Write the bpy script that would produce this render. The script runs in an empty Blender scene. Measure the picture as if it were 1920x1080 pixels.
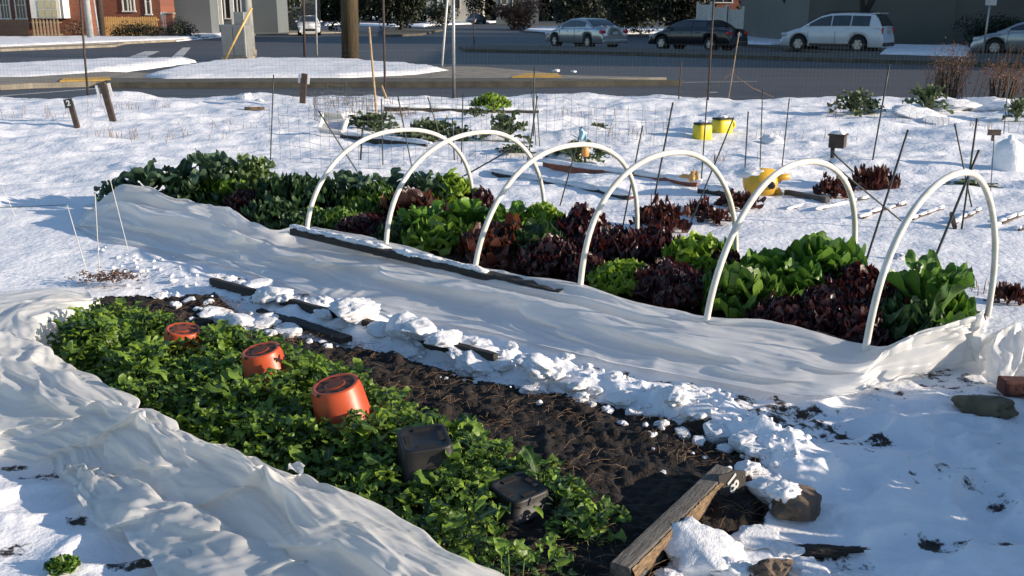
import bpy, math, random
import numpy as np
from mathutils import Vector, Matrix, noise as mnoise
R = math.radians
sc = bpy.context.scene
col = sc.collection
random.seed(4); rng = np.random.default_rng(7)

# ---------------------------------------------------------------- camera, sky, sun, exposure
CAMH = 1.65; PITCH = 15.5; LENS = 35.0; FPX = 1920 * LENS / 36
cam = bpy.data.cameras.new('camera'); cam.lens = LENS; cam.sensor_width = 36; cam.clip_start = .05; cam.clip_end = 2000
camo = bpy.data.objects.new('camera', cam); col.objects.link(camo)
camo.location = (0, 0, CAMH); camo.rotation_euler = (R(90 - PITCH), 0, 0); sc.camera = camo
SUN_EL = 15.0; SUN_DIR = Vector((.975, -.222, 0)).normalized()
world = bpy.data.worlds.new("World"); sc.world = world; world.use_nodes = True
wn = world.node_tree.nodes; bg = wn['Background']; sky = wn.new('ShaderNodeTexSky')
sky.sky_type = 'NISHITA'; sky.sun_disc = False; sky.sun_elevation = R(SUN_EL)
sky.sun_rotation = math.atan2(SUN_DIR.x, SUN_DIR.y)
sky.air_density = 1.0; sky.dust_density = .3; sky.ozone_density = 2.5
world.node_tree.links.new(sky.outputs[0], bg.inputs[0]); bg.inputs[1].default_value = .12
sun = bpy.data.lights.new('sun', 'SUN'); sun.energy = 5.0; sun.angle = R(.5); sun.color = (1, .85, .68)
suno = bpy.data.objects.new('sun', sun); col.objects.link(suno)
sv = Vector((SUN_DIR.x * math.cos(R(SUN_EL)), SUN_DIR.y * math.cos(R(SUN_EL)), math.sin(R(SUN_EL))))
suno.rotation_euler = sv.to_track_quat('Z', 'Y').to_euler()
sc.view_settings.view_transform = 'Standard'; sc.view_settings.look = 'None'
sc.view_settings.exposure = .60; sc.view_settings.gamma = 1

# ---------------------------------------------------------------- helpers
_p = R(PITCH)
def ray(x, y):
    a = (x - 960) / FPX; b = (540 - y) / FPX
    return np.array([a, math.cos(_p) + b * math.sin(_p), -math.sin(_p) + b * math.cos(_p)])
def G(x, y, z=0.):                       # photo pixel -> point on the level z
    d = ray(x, y); return np.array([0, 0, CAMH]) + d * (z - CAMH) / d[2]
def T(x, y, Y):                          # photo pixel -> point at ground distance Y
    d = ray(x, y); return np.array([0, 0, CAMH]) + d * Y / d[1]
def mpp(Y): return Y / FPX               # metres per photo pixel, roughly

def tag(o, label=None, cat=None, group=None, kind=None):
    if label: o['label'] = label
    if cat: o['category'] = cat
    if group: o['group'] = group
    if kind: o['kind'] = kind
    return o
def thing(name, label, cat, loc=(0, 0, 0), rz=0, group=None):
    o = bpy.data.objects.new(name, None); col.objects.link(o); o.location = loc; o.rotation_euler.z = rz
    o.empty_display_size = .05
    return tag(o, label, cat, group)
def copy_tree(o, parent=None):
    c = o.copy(); col.objects.link(c); c.parent = parent
    for ch in list(o.children): copy_tree(ch, c)
    return c

class MB:
    def __init__(s): s.v = []; s.f = []; s.n = 0; s.a = []; s.hasa = False
    def add(s, v, f, a=None):
        v = np.asarray(v, float).reshape(-1, 3)
        s.v.append(v); b = s.n
        for q in f: s.f.append(tuple(int(i) + b for i in q))
        s.n += len(v)
        if a is None: a = np.zeros((len(v), 2))
        else: s.hasa = True
        s.a.append(np.asarray(a, float).reshape(-1, 2)); return s
    def box(s, c, size, rz=0, M=None):
        x, y, z = [q / 2 for q in size]
        v = np.array([(-x,-y,-z),(x,-y,-z),(x,y,-z),(-x,y,-z),(-x,-y,z),(x,-y,z),(x,y,z),(-x,y,z)])
        if M is not None: v = v @ np.array(M.to_3x3()).T
        if rz:
            cz, sz = math.cos(rz), math.sin(rz); v = v @ np.array([[cz, sz, 0], [-sz, cz, 0], [0, 0, 1]])
        return s.add(v + np.asarray(c, float), [(0,3,2,1),(4,5,6,7),(0,1,5,4),(1,2,6,5),(2,3,7,6),(3,0,4,7)])
    def tube(s, pts, r, n=8, cap=True, a=None):
        P = np.asarray(pts, float); k = len(P); r = np.ones(k) * r if np.isscalar(r) else np.asarray(r, float)
        tn = np.gradient(P, axis=0); tn /= np.linalg.norm(tn, axis=1)[:, None] + 1e-12
        ref = np.array([0, 0, 1.]) if abs(tn[0][2]) < .9 else np.array([1., 0, 0])
        V = []; ang = np.arange(n) * 2 * math.pi / n
        u = np.cross(tn[0], ref); u /= np.linalg.norm(u)
        for i in range(k):
            u = u - tn[i] * np.dot(u, tn[i]); u /= np.linalg.norm(u) + 1e-12; w = np.cross(tn[i], u)
            V.append(P[i] + r[i] * (np.cos(ang)[:, None] * u + np.sin(ang)[:, None] * w))
        F = []
        for i in range(k - 1):
            for j in range(n):
                q = (j + 1) % n; F.append((i*n+j, i*n+q, (i+1)*n+q, (i+1)*n+j))
        if cap: F.append(tuple(range(n))[::-1]); F.append(tuple((k-1)*n + j for j in range(n)))
        return s.add(np.concatenate(V), F, None if a is None else np.tile(a, (k * n, 1)))
    def grid(s, A, a=None):
        nu, nv = A.shape[:2]
        F = [(i*nv+j, (i+1)*nv+j, (i+1)*nv+j+1, i*nv+j+1) for i in range(nu-1) for j in range(nv-1)]
        return s.add(A.reshape(-1, 3), F, a)
    def prism(s, poly, z0, z1):
        n = len(poly); v = [(p[0], p[1], z0) for p in poly] + [(p[0], p[1], z1) for p in poly]
        F = [tuple(range(n))[::-1], tuple(range(n, 2*n))] + [(i, (i+1) % n, n+(i+1) % n, n+i) for i in range(n)]
        return s.add(v, F)
    def lathe(s, prof, n=24, c=(0, 0, 0), caps=True):
        ang = np.arange(n) * 2 * math.pi / n; V = []
        for r, z in prof: V += [(c[0] + r*math.cos(t), c[1] + r*math.sin(t), c[2] + z) for t in ang]
        k = len(prof); F = [(i*n+j, i*n+(j+1) % n, (i+1)*n+(j+1) % n, (i+1)*n+j) for i in range(k-1) for j in range(n)]
        if caps and prof[0][0] > 1e-4: F.append(tuple(range(n))[::-1])
        if caps and prof[-1][0] > 1e-4: F.append(tuple((k-1)*n+j for j in range(n)))
        return s.add(V, F)
    def build(s, name, mat, parent=None, smooth=False, origin=None, mats=None):
        V = np.concatenate(s.v) if s.v else np.zeros((0, 3))
        if origin is None: origin = (0, 0, 0)
        V = V - np.asarray(origin, float)
        me = bpy.data.meshes.new(name)
        nf = len(s.f); tot = np.fromiter((len(f) for f in s.f), int, nf); st = np.concatenate([[0], np.cumsum(tot)[:-1]]) if nf else np.zeros(0, int)
        me.vertices.add(len(V)); me.vertices.foreach_set('co', V.ravel().astype(np.float32))
        me.loops.add(int(tot.sum())); me.loops.foreach_set('vertex_index', np.fromiter((i for f in s.f for i in f), int))
        me.polygons.add(nf); me.polygons.foreach_set('loop_start', st.astype(int))
        me.update(calc_edges=True); me.validate()
        if s.hasa:
            A = np.concatenate(s.a)
            at = me.attributes.new('tone', 'FLOAT', 'POINT'); at.data.foreach_set('value', A[:, 0].astype(np.float32))
            at = me.attributes.new('rib', 'FLOAT', 'POINT'); at.data.foreach_set('value', A[:, 1].astype(np.float32))
        me.polygons.foreach_set('use_smooth', np.full(len(me.polygons), smooth))
        if mat: me.materials.append(mat)
        o = bpy.data.objects.new(name, me); col.objects.link(o)
        if parent is not None: o.parent = parent
        elif any(origin): o.location = origin
        return o
    def single(s, name, mat, label, cat, base, group=None, smooth=False):
        return tag(s.build(name, mat, None, smooth, base), label, cat, group)

def mk(name): 
    m = bpy.data.materials.new(name); m.use_nodes = True; nt = m.node_tree
    return m, nt, nt.nodes['Principled BSDF'], nt.nodes, nt.links
def mat(name, c, rough=.6, c2=None, scale=8, metal=0, bump=0, bscale=40, spec=.5, lo=.35, hi=.65, stretch=None, coat=0, detail=6):
    m, nt, b, N, L = mk(name)
    b.inputs['Roughness'].default_value = rough; b.inputs['Metallic'].default_value = metal
    b.inputs['Specular IOR Level'].default_value = spec; b.inputs['Coat Weight'].default_value = coat
    tc = N.new('ShaderNodeTexCoord'); src = tc.outputs['Object']
    if stretch:
        mp = N.new('ShaderNodeMapping'); mp.inputs['Scale'].default_value = stretch; L.new(src, mp.inputs[0]); src = mp.outputs[0]
    nz = N.new('ShaderNodeTexNoise'); nz.inputs['Scale'].default_value = scale; nz.inputs['Detail'].default_value = detail; L.new(src, nz.inputs['Vector'])
    rp = N.new('ShaderNodeValToRGB'); rp.color_ramp.elements[0].position = lo; rp.color_ramp.elements[1].position = hi
    if c2 is None: c2 = tuple(q * .8 for q in c)
    rp.color_ramp.elements[0].color = (*c, 1); rp.color_ramp.elements[1].color = (*c2, 1)
    L.new(nz.outputs['Fac'], rp.inputs[0]); L.new(rp.outputs[0], b.inputs['Base Color'])
    if bump:
        n2 = N.new('ShaderNodeTexNoise'); n2.inputs['Scale'].default_value = bscale; n2.inputs['Detail'].default_value = 5; L.new(src, n2.inputs['Vector'])
        bp = N.new('ShaderNodeBump'); bp.inputs['Strength'].default_value = bump; bp.inputs['Distance'].default_value = .01
        L.new(n2.outputs['Fac'], bp.inputs['Height']); L.new(bp.outputs[0], b.inputs['Normal'])
    return m
def leafmat(name, dark, light, rib=(.25, .35, .12), rough=.4, trans=.3, tcol=None, edge=None):
    m, nt, b, N, L = mk(name); b.inputs['Roughness'].default_value = rough
    at = N.new('ShaderNodeAttribute'); at.attribute_name = 'tone'
    ar = N.new('ShaderNodeAttribute'); ar.attribute_name = 'rib'
    tc = N.new('ShaderNodeTexCoord'); nz = N.new('ShaderNodeTexNoise'); nz.inputs['Scale'].default_value = 45; nz.inputs['Detail'].default_value = 4
    L.new(tc.outputs['Object'], nz.inputs['Vector'])
    ad = N.new('ShaderNodeMath'); ad.operation = 'MULTIPLY_ADD'; L.new(nz.outputs['Fac'], ad.inputs[0]); ad.inputs[1].default_value = .5; L.new(at.outputs['Fac'], ad.inputs[2])
    sb = N.new('ShaderNodeMath'); sb.operation = 'SUBTRACT'; L.new(ad.outputs[0], sb.inputs[0]); sb.inputs[1].default_value = .25; sb.use_clamp = True
    mx = N.new('ShaderNodeMix'); mx.data_type = 'RGBA'; L.new(sb.outputs[0], mx.inputs[0]); mx.inputs[6].default_value = (*dark, 1); mx.inputs[7].default_value = (*light, 1)
    rr = N.new('ShaderNodeMapRange'); L.new(ar.outputs['Fac'], rr.inputs[0]); rr.inputs[1].default_value = 0; rr.inputs[2].default_value = .16; rr.inputs[3].default_value = .75; rr.inputs[4].default_value = 0
    m2 = N.new('ShaderNodeMix'); m2.data_type = 'RGBA'; L.new(rr.outputs[0], m2.inputs[0]); L.new(mx.outputs[2], m2.inputs[6]); m2.inputs[7].default_value = (*rib, 1)
    out = m2.outputs[2]
    if edge:
        re = N.new('ShaderNodeMapRange'); L.new(ar.outputs['Fac'], re.inputs[0]); re.inputs[1].default_value = .45; re.inputs[2].default_value = .95
        m3 = N.new('ShaderNodeMix'); m3.data_type = 'RGBA'; L.new(re.outputs[0], m3.inputs[0]); L.new(out, m3.inputs[6]); m3.inputs[7].default_value = (*edge, 1); out = m3.outputs[2]
    L.new(out, b.inputs['Base Color'])
    bp = N.new('ShaderNodeBump'); bp.inputs['Strength'].default_value = .5; bp.inputs['Distance'].default_value = .006
    L.new(nz.outputs['Fac'], bp.inputs['Height']); L.new(bp.outputs[0], b.inputs['Normal'])
    tr = N.new('ShaderNodeBsdfTranslucent'); ms = N.new('ShaderNodeMixShader'); ms.inputs[0].default_value = trans
    if tcol: tr.inputs[0].default_value = (*tcol, 1)
    else: L.new(out, tr.inputs[0])
    L.new(b.outputs[0], ms.inputs[1]); L.new(tr.outputs[0], ms.inputs[2]); L.new(ms.outputs[0], N['Material Output'].inputs[0])
    return m

SNOWC = (.83, .835, .86)
def snowmat(name, soilmask=False, bump=.35):
    m, nt, b, N, L = mk(name); b.inputs['Roughness'].default_value = .55; b.inputs['Specular IOR Level'].default_value = .3
    tc = N.new('ShaderNodeTexCoord'); src = tc.outputs['Object']
    n1 = N.new('ShaderNodeTexNoise'); n1.inputs['Scale'].default_value = 24; n1.inputs['Detail'].default_value = 8; L.new(src, n1.inputs['Vector'])
    n2 = N.new('ShaderNodeTexNoise'); n2.inputs['Scale'].default_value = 6; n2.inputs['Detail'].default_value = 6; L.new(src, n2.inputs['Vector'])
    ad = N.new('ShaderNodeMath'); ad.operation = 'MULTIPLY_ADD'; L.new(n2.outputs['Fac'], ad.inputs[0]); ad.inputs[1].default_value = 2.2; L.new(n1.outputs['Fac'], ad.inputs[2])
    bp = N.new('ShaderNodeBump'); bp.inputs['Strength'].default_value = bump; bp.inputs['Distance'].default_value = .02
    L.new(ad.outputs[0], bp.inputs['Height']); L.new(bp.outputs[0], b.inputs['Normal'])
    if not soilmask:
        rp = N.new('ShaderNodeValToRGB'); rp.color_ramp.elements[0].position = .40; rp.color_ramp.elements[1].position = .72; rp.color_ramp.elements[0].color = (*SNOWC, 1); rp.color_ramp.elements[1].color = (.66, .66, .66, 1); L.new(n2.outputs['Fac'], rp.inputs[0]); L.new(rp.outputs[0], b.inputs['Base Color'])
    else:
        at = N.new('ShaderNodeAttribute'); at.attribute_name = 'tone'
        n3 = N.new('ShaderNodeTexNoise'); n3.inputs['Scale'].default_value = 14; n3.inputs['Detail'].default_value = 9; n3.inputs['Roughness'].default_value = .7; L.new(src, n3.inputs['Vector'])
        sm = N.new('ShaderNodeMath'); sm.operation = 'ADD'; L.new(n3.outputs['Fac'], sm.inputs[0]); L.new(at.outputs['Fac'], sm.inputs[1])
        rp = N.new('ShaderNodeValToRGB'); rp.color_ramp.elements[0].position = .93; rp.color_ramp.elements[1].position = 1.03
        rp.color_ramp.elements[0].color = (*SNOWC, 1); rp.color_ramp.elements[1].color = (.028, .020, .014, 1)
        L.new(sm.outputs[0], rp.inputs[0]); L.new(rp.outputs[0], b.inputs['Base Color'])
    return m

M = {}
M['snow'] = snowmat('snow'); M['snowground'] = snowmat('snow_ground', True, .34); M['snowcap'] = snowmat('snow_cap', False, .35)
M['soil'] = mat('soil', (.006, .004, .003), .92, (.030, .018, .011), 9, bump=1, bscale=70, lo=.4, hi=.75)
M['asphalt'] = mat('asphalt', (.040, .042, .048), .62, (.062, .064, .070), 1.2, bump=.3, bscale=60, stretch=(.25, 1.6, 1))
M['paint'] = mat('road_paint', (.55, .55, .52), .7, (.35, .35, .34), 9)
M['concrete'] = mat('concrete', (.27, .24, .19), .85, (.17, .15, .12), 2.5, bump=.2)
M['curb'] = mat('curb', (.10, .09, .065), .85, (.055, .05, .04), 3, bump=.2)
M['tactile'] = mat('tactile_yellow', (.60, .34, .04), .8, (.38, .24, .07), 6)
M['pvc'] = mat('pvc', (.72, .70, .64), .38, (.56, .53, .46), 9, bump=.05)
M['green_leaf'] = leafmat('green_leaf', (.016, .055, .010), (.17, .30, .035), (.24, .34, .12))
M['mustard_leaf'] = leafmat('mustard_leaf', (.014, .048, .010), (.20, .32, .04), (.18, .28, .08), .46)  # light tone carries yellow sunlit highlights in the leaf colour
M['bright_leaf'] = leafmat('bright_leaf', (.13, .24, .02), (.33, .47, .05), (.32, .42, .16), trans=.4)
M['romaine_leaf'] = leafmat('romaine_leaf', (.040, .115, .018), (.15, .29, .035), (.30, .38, .18))
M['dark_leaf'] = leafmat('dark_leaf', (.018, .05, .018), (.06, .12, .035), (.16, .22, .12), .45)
M['blue_leaf'] = leafmat('blue_leaf', (.035, .075, .045), (.10, .165, .085), (.22, .28, .18), .5)
M['pale_leaf'] = leafmat('pale_leaf', (.10, .17, .05), (.24, .32, .12), (.35, .40, .22), .5, .4)
M['red_leaf'] = leafmat('red_leaf', (.012, .006, .008), (.046, .018, .019), (.06, .035, .025), .38, .17, (.14, .025, .022), edge=(.042, .013, .017))
M['bronze_leaf'] = leafmat('bronze_leaf', (.022, .014, .010), (.095, .034, .024), (.12, .10, .05), .42, .25, (.25, .06, .03))
M['dry_leaf'] = leafmat('dry_leaf', (.04, .012, .010), (.13, .035, .022), (.12, .06, .04), .6, .25)
M['dusty_leaf'] = leafmat('dusty_leaf', (.05, .08, .035), (.13, .17, .075), (.2, .24, .12), .6)
def fabricmat(name, c, tr, warm, sc_=(14, 30), bs=.4, rough=.5):
    m, nt, b, N, L = mk(name); b.inputs['Roughness'].default_value = rough
    tc = N.new('ShaderNodeTexCoord'); n = N.new('ShaderNodeTexNoise'); n.inputs['Scale'].default_value = 5; n.inputs['Detail'].default_value = 8; L.new(tc.outputs['Object'], n.inputs['Vector'])
    rp = N.new('ShaderNodeValToRGB'); rp.color_ramp.elements[0].position = .35; rp.color_ramp.elements[1].position = .75
    rp.color_ramp.elements[0].color = (*c, 1); rp.color_ramp.elements[1].color = (*[a * w for a, w in zip(c, warm)], 1); L.new(n.outputs['Fac'], rp.inputs[0]); L.new(rp.outputs[0], b.inputs['Base Color'])
    mp = N.new('ShaderNodeMapping'); mp.inputs['Scale'].default_value = (sc_[0], sc_[1], sc_[1]*.6); mp.inputs['Rotation'].default_value = (0, 0, R(40)); mp.vector_type = 'TEXTURE' if 0 else 'POINT'; L.new(tc.outputs['Object'], mp.inputs[0])
    n2 = N.new('ShaderNodeTexNoise'); n2.noise_type = 'RIDGED_MULTIFRACTAL'; n2.inputs['Scale'].default_value = .35; n2.inputs['Detail'].default_value = 5; n2.inputs['Distortion'].default_value = .9; L.new(mp.outputs[0], n2.inputs['Vector'])
    bp = N.new('ShaderNodeBump'); bp.inputs['Strength'].default_value = bs; bp.inputs['Distance'].default_value = .006; L.new(n2.outputs['Fac'], bp.inputs['Height']); L.new(bp.outputs[0], b.inputs['Normal'])
    t = N.new('ShaderNodeBsdfTranslucent'); t.inputs[0].default_value = (*c, 1); L.new(bp.outputs[0], t.inputs['Normal'])
    ms = N.new('ShaderNodeMixShader'); ms.inputs[0].default_value = tr; L.new(b.outputs[0], ms.inputs[1]); L.new(t.outputs[0], ms.inputs[2]); L.new(ms.outputs[0], N['Material Output'].inputs[0])
    return m
M['fabric'] = fabricmat('row_cover_fabric', (.86, .855, .835), .44, (.95, .935, .90), (16, 60), .9)
M['plastic'] = fabricmat('row_cover_plastic', (.85, .855, .85), .45, (.96, .95, .94), (6, 34), .6, .28)
M['dirt'] = mat('dirty_pot_base', (.20, .045, .02), .8, (.05, .028, .018), 28)
M['orange'] = mat('orange_plastic', (.50, .075, .018), .42, (.36, .052, .016), 7, bump=.05)
M['hole'] = mat('pot_hole_dark', (.012, .009, .008), .9)
M['black'] = mat('black_plastic', (.007, .007, .008), .55, (.022, .018, .013), 14, lo=.5, hi=.8)
M['white'] = mat('white_plastic', (.72, .71, .68), .5, (.60, .58, .55), 8)
M['paper'] = mat('paper_label', (.55, .58, .68), .5, (.35, .36, .48), 30)
M['oldwood'] = mat('weathered_wood', (.17, .155, .135), .85, (.065, .058, .05), 5, bump=.8, bscale=22, stretch=(1.5, 12, 12), lo=.3, hi=.7)
M['rawwood'] = mat('split_wood', (.30, .20, .11), .85, (.12, .075, .04), 9, bump=.9, bscale=26, stretch=(3, 14, 14))
M['darkwood'] = mat('dark_wet_wood', (.040, .033, .027), .7, (.018, .015, .012), 7, bump=.6, bscale=30, stretch=(2, 10, 10))
M['post'] = mat('brown_post', (.07, .045, .035), .8, (.035, .025, .02), 12, bump=.4)
M['cedar'] = mat('cedar', (.72, .42, .14), .8, (.55, .30, .10), 14, bump=.2)
M['stakewood'] = mat('stake_wood', (.40, .30, .18), .8, (.25, .17, .10), 14)
M['stake'] = mat('green_stake', (.022, .035, .032), .5, (.012, .018, .018), 30)
M['steel'] = mat('galvanised', (.38, .38, .37), .45, (.28, .28, .28), 20, metal=.6)
M['wire'] = mat('wire', (.16, .16, .15), .5, metal=.5)
M['wirewhite'] = mat('pale_wire', (.55, .55, .52), .5)
M['rock'] = mat('rock', (.14, .10, .07), .85, (.05, .038, .03), 9, bump=1, bscale=22)
M['mossrock'] = mat('moss_rock', (.15, .13, .08), .85, (.07, .06, .038), 11, bump=1, bscale=22)
M['brick'] = mat('red_brick', (.10, .03, .022), .85, (.06, .022, .018), 9, bump=.4)
M['straw'] = mat('straw', (.24, .15, .08), .8, (.08, .045, .025), 40)
M['yellow'] = mat('yellow_plastic', (.62, .50, .02), .42, (.50, .42, .02), 6)
M['amber'] = mat('amber_plastic', (.66, .38, .03), .45, (.55, .31, .03), 6)
M['num'] = mat('number_white', (.7, .7, .66), .6)
M['tagplate'] = mat('tag_plate', (.028, .024, .022), .55, (.045, .04, .035), 12)
M['whitepaint'] = mat('white_paint', (.74, .73, .68), .6, (.62, .61, .56), 6)
M['glass'] = mat('window_glass', (.02, .025, .03), .08, (.035, .04, .045), 3, spec=.9)
M['housebrick'] = None

# brick for houses
def brickmat(name, c1, c2, mort, sc_=8):
    m, nt, b, N, L = mk(name); b.inputs['Roughness'].default_value = .85
    tc = N.new('ShaderNodeTexCoord'); mp = N.new('ShaderNodeMapping'); mp.inputs['Rotation'].default_value = (R(90), 0, 0); L.new(tc.outputs['Object'], mp.inputs[0])
    t = N.new('ShaderNodeTexBrick'); t.inputs['Scale'].default_value = sc_; t.inputs['Color1'].default_value = (*c1, 1); t.inputs['Color2'].default_value = (*c2, 1); t.inputs['Mortar'].default_value = (*mort, 1); t.inputs['Mortar Size'].default_value = .012
    L.new(mp.outputs[0], t.inputs['Vector']); L.new(t.outputs[0], b.inputs['Base Color']); return m
M['housebrick'] = brickmat('house_brick', (.22, .07, .035), (.16, .05, .03), (.2, .15, .12), 2.2)
M['siding'] = None
def sidingmat(name, c, pitch=.12):
    m, nt, b, N, L = mk(name); b.inputs['Roughness'].default_value = .7
    tc = N.new('ShaderNodeTexCoord'); w = N.new('ShaderNodeTexWave'); w.wave_type = 'BANDS'; w.bands_direction = 'Z'; w.wave_profile = 'SAW'
    w.inputs['Scale'].default_value = 1 / pitch / 2 / math.pi * 2; w.inputs['Distortion'].default_value = 0; L.new(tc.outputs['Object'], w.inputs['Vector'])
    n = N.new('ShaderNodeTexNoise'); n.inputs['Scale'].default_value = .6; L.new(tc.outputs['Object'], n.inputs['Vector'])
    mx = N.new('ShaderNodeMix'); mx.data_type = 'RGBA'; L.new(n.outputs['Fac'], mx.inputs[0]); mx.inputs[6].default_value = (*c, 1); mx.inputs[7].default_value = (*[q*.8 for q in c], 1); L.new(mx.outputs[2], b.inputs['Base Color'])
    bp = N.new('ShaderNodeBump'); bp.inputs['Strength'].default_value = .6; bp.inputs['Distance'].default_value = .03; L.new(w.outputs['Fac'], bp.inputs['Height']); L.new(bp.outputs[0], b.inputs['Normal'])
    return m
M['siding'] = sidingmat('grey_siding', (.17, .17, .15)); M['greywall'] = sidingmat('slate_siding', (.14, .16, .17)); M['whitewall'] = sidingmat('white_siding', (.55, .53, .46)); M['roof'] = mat('roof_shingle', (.06, .055, .05), .9, (.03, .03, .03), 6)
M['bark'] = mat('bark', (.055, .042, .032), .9, (.025, .02, .016), 10, bump=.8, stretch=(6, 6, 1.2))
M['polewood'] = mat('pole_wood', (.12, .085, .04), .8, (.045, .036, .026), 3, bump=.5, stretch=(9, 9, .5))
M['cabinet'] = mat('cabinet_grey', (.24, .25, .25), .5, (.2, .21, .21), 3, metal=.2)
M['greypaint'] = mat('grey_pole_paint', (.36, .37, .36), .55, (.26, .27, .27), 5)
M['hedge'] = leafmat('hedge_leaf', (.008, .014, .007), (.024, .034, .014), (.03, .04, .02), .6, .15)
M['drybush'] = leafmat('dry_bush', (.12, .062, .040), (.26, .14, .085), (.16, .08, .04), .8, .3)
M['tyre'] = mat('tyre', (.012, .012, .012), .8); M['rim'] = mat('rim', (.45, .45, .46), .35, metal=.7)
M['tail'] = mat('tail_lamp', (.35, .01, .012), .2, (.5, .03, .02), 30); M['head'] = mat('head_lamp', (.55, .58, .62), .12, (.4, .42, .45), 30)
M['trim'] = mat('black_trim', (.015, .015, .016), .6); M['plate'] = mat('licence_plate', (.4, .45, .5), .5)
def carpaint(n, c, metal=.3): return mat(n, c, .32, tuple(q * .93 for q in c), 2, metal=metal, coat=.6, spec=.5)
M['carsilver'] = carpaint('silver_car_paint', (.42, .44, .45), .6); M['carblack'] = carpaint('black_car_paint', (.012, .013, .016), 0)
M['carwhite'] = carpaint('white_car_paint', (.66, .68, .70), 0); M['carred'] = carpaint('red_car_paint', (.30, .02, .025), 0); M['cargrey'] = carpaint('grey_car_paint', (.20, .22, .24), .5)
M['sign'] = mat('sign_face', (.55, .56, .55), .5); M['signgreen'] = mat('sign_back', (.18, .22, .21), .5)
M['terracotta'] = mat('terracotta', (.28, .09, .05), .85, (.2, .07, .045), 10, bump=.2)
M['blueflag'] = mat('pale_blue_plastic', (.38, .62, .72), .4)
M['orangepl'] = mat('orange_cap', (.70, .30, .08), .4)

def vnoise(P, s, seed=0, oct=3):
    out = np.empty(len(P)); o = Vector((seed * 17.3, seed * 5.1, seed * 9.7))
    for i, q in enumerate(P): out[i] = mnoise.fractal(Vector((q[0]*s, q[1]*s, (q[2]*s if len(q) > 2 else 0))) + o, .55, 2.0, oct)
    return out
def lattice(x, y, s, seed=0):            # quick vectorised value noise
    x = np.asarray(x) * s; y = np.asarray(y) * s; xi = np.floor(x).astype(int); yi = np.floor(y).astype(int); fx = x - xi; fy = y - yi
    fx = fx*fx*(3-2*fx); fy = fy*fy*(3-2*fy)
    def h(a, b):
        n = (a * 374761393 + b * 668265263 + seed * 362437) & 0x7fffffff; n = ((n ^ (n >> 13)) * 1274126177) & 0x7fffffff; return ((n ^ (n >> 16)) & 0xffff) / 65535.
    return (h(xi, yi)*(1-fx) + h(xi+1, yi)*fx)*(1-fy) + (h(xi, yi+1)*(1-fx) + h(xi+1, yi+1)*fx)*fy
def fbm(x, y, s, oct=4, seed=0, g=.5):
    t = 0; a = 1; tot = 0
    for k in range(oct): t = t + a * lattice(np.asarray(x) + k*3.7, np.asarray(y) - k*2.3, s * 2**k, seed + k); tot += a; a *= g
    return t / tot - .5
def inpoly(x, y, poly):
    c = np.zeros(x.shape, bool); n = len(poly)
    for i in range(n):
        x1, y1 = poly[i][:2]; x2, y2 = poly[(i+1) % n][:2]
        m = ((y1 > y) != (y2 > y)) & (x < (x2-x1)*(y-y1)/((y2-y1) + 1e-12) + x1); c ^= m
    return c
def dline(x, y, pts):
    d = np.full(x.shape, 1e9); n = len(pts)
    for i in range(n-1):
        ax, ay = pts[i][:2]; bx, by = pts[i+1][:2]; L2 = (bx-ax)**2 + (by-ay)**2 + 1e-12
        t = np.clip(((x-ax)*(bx-ax) + (y-ay)*(by-ay)) / L2, 0, 1); d = np.minimum(d, np.hypot(x-ax-t*(bx-ax), y-ay-t*(by-ay)))
    return d
def sdist(x, y, poly): d = dline(x, y, list(poly) + [poly[0]]); return np.where(inpoly(x, y, poly), -d, d)
def GP(pts, z=0): return [G(a, b, z)[:2] for a, b in pts]

# ---------------------------------------------------------------- terrain
BED1 = GP([(120,640),(130,600),(190,553),(300,560),(400,555),(480,600),(600,640),(760,668),(900,715),(1060,745),(1180,775),(1330,810),(1420,870),(1445,930),(1430,990),(1290,1015),(1225,1085),(1100,1180),(800,1120),(600,980),(380,830),(200,730)])
BED2 = GP([(230,385),(430,345),(620,360),(870,385),(1100,440),(1350,490),(1620,540),(1850,592),(1830,640),(1620,665),(1300,625),(1050,560),(850,510),(560,460),(400,430),(250,410)])
RIDGE = GP([(215,470),(330,510),(420,545),(560,585),(700,628),(880,665),(1020,705),(1200,745),(1330,780),(1440,840),(1500,880)])
PATH = GP([(380,510),(560,560),(760,610),(980,670),(1180,715),(1350,755),(1480,800),(1620,800),(1500,745),(1300,720),(1000,665),(740,600),(560,548),(420,510)])
SPOTS = [(265,548,.16),(330,575,.16),(1470,800,.12),(1570,790,.2),(1650,815,.15),(1880,925,.14),(1760,1000,.22),(1900,1000,.15),(40,1015,.18),(150,965,.14),(270,1045,.22),(30,870,.12),(90,880,.2),(480,570,.2),(350,485,.1),(760,600,.15),(590,575,.15),(1340,690,.12),(1600,820,.15),(1200,715,.12),(1540,1030,.16),(1600,1050,.12),(1880,560,.22),(1910,545,.22),(1360,745,.12),(1690,700,.12),(1750,720,.12),(340,190,.2),(60,190,.5),(760,215,.5),(820,225,.6),(690,225,.5)]
FEET = [(1680,830,.15,.09,.5),(1600,790,.16,.08,.2),(1470,770,.15,.08,.6),(1850,925,.15,.09,1),(1720,1010,.17,.09,.3),(1590,915,.14,.09,.8),(1800,800,.14,.08,.2),(1420,715,.15,.08,.1),(230,1010,.16,.1,.4),(80,930,.16,.1,.3),(1610,760,.13,.08,0),(1500,820,.15,.08,.4)]
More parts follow.
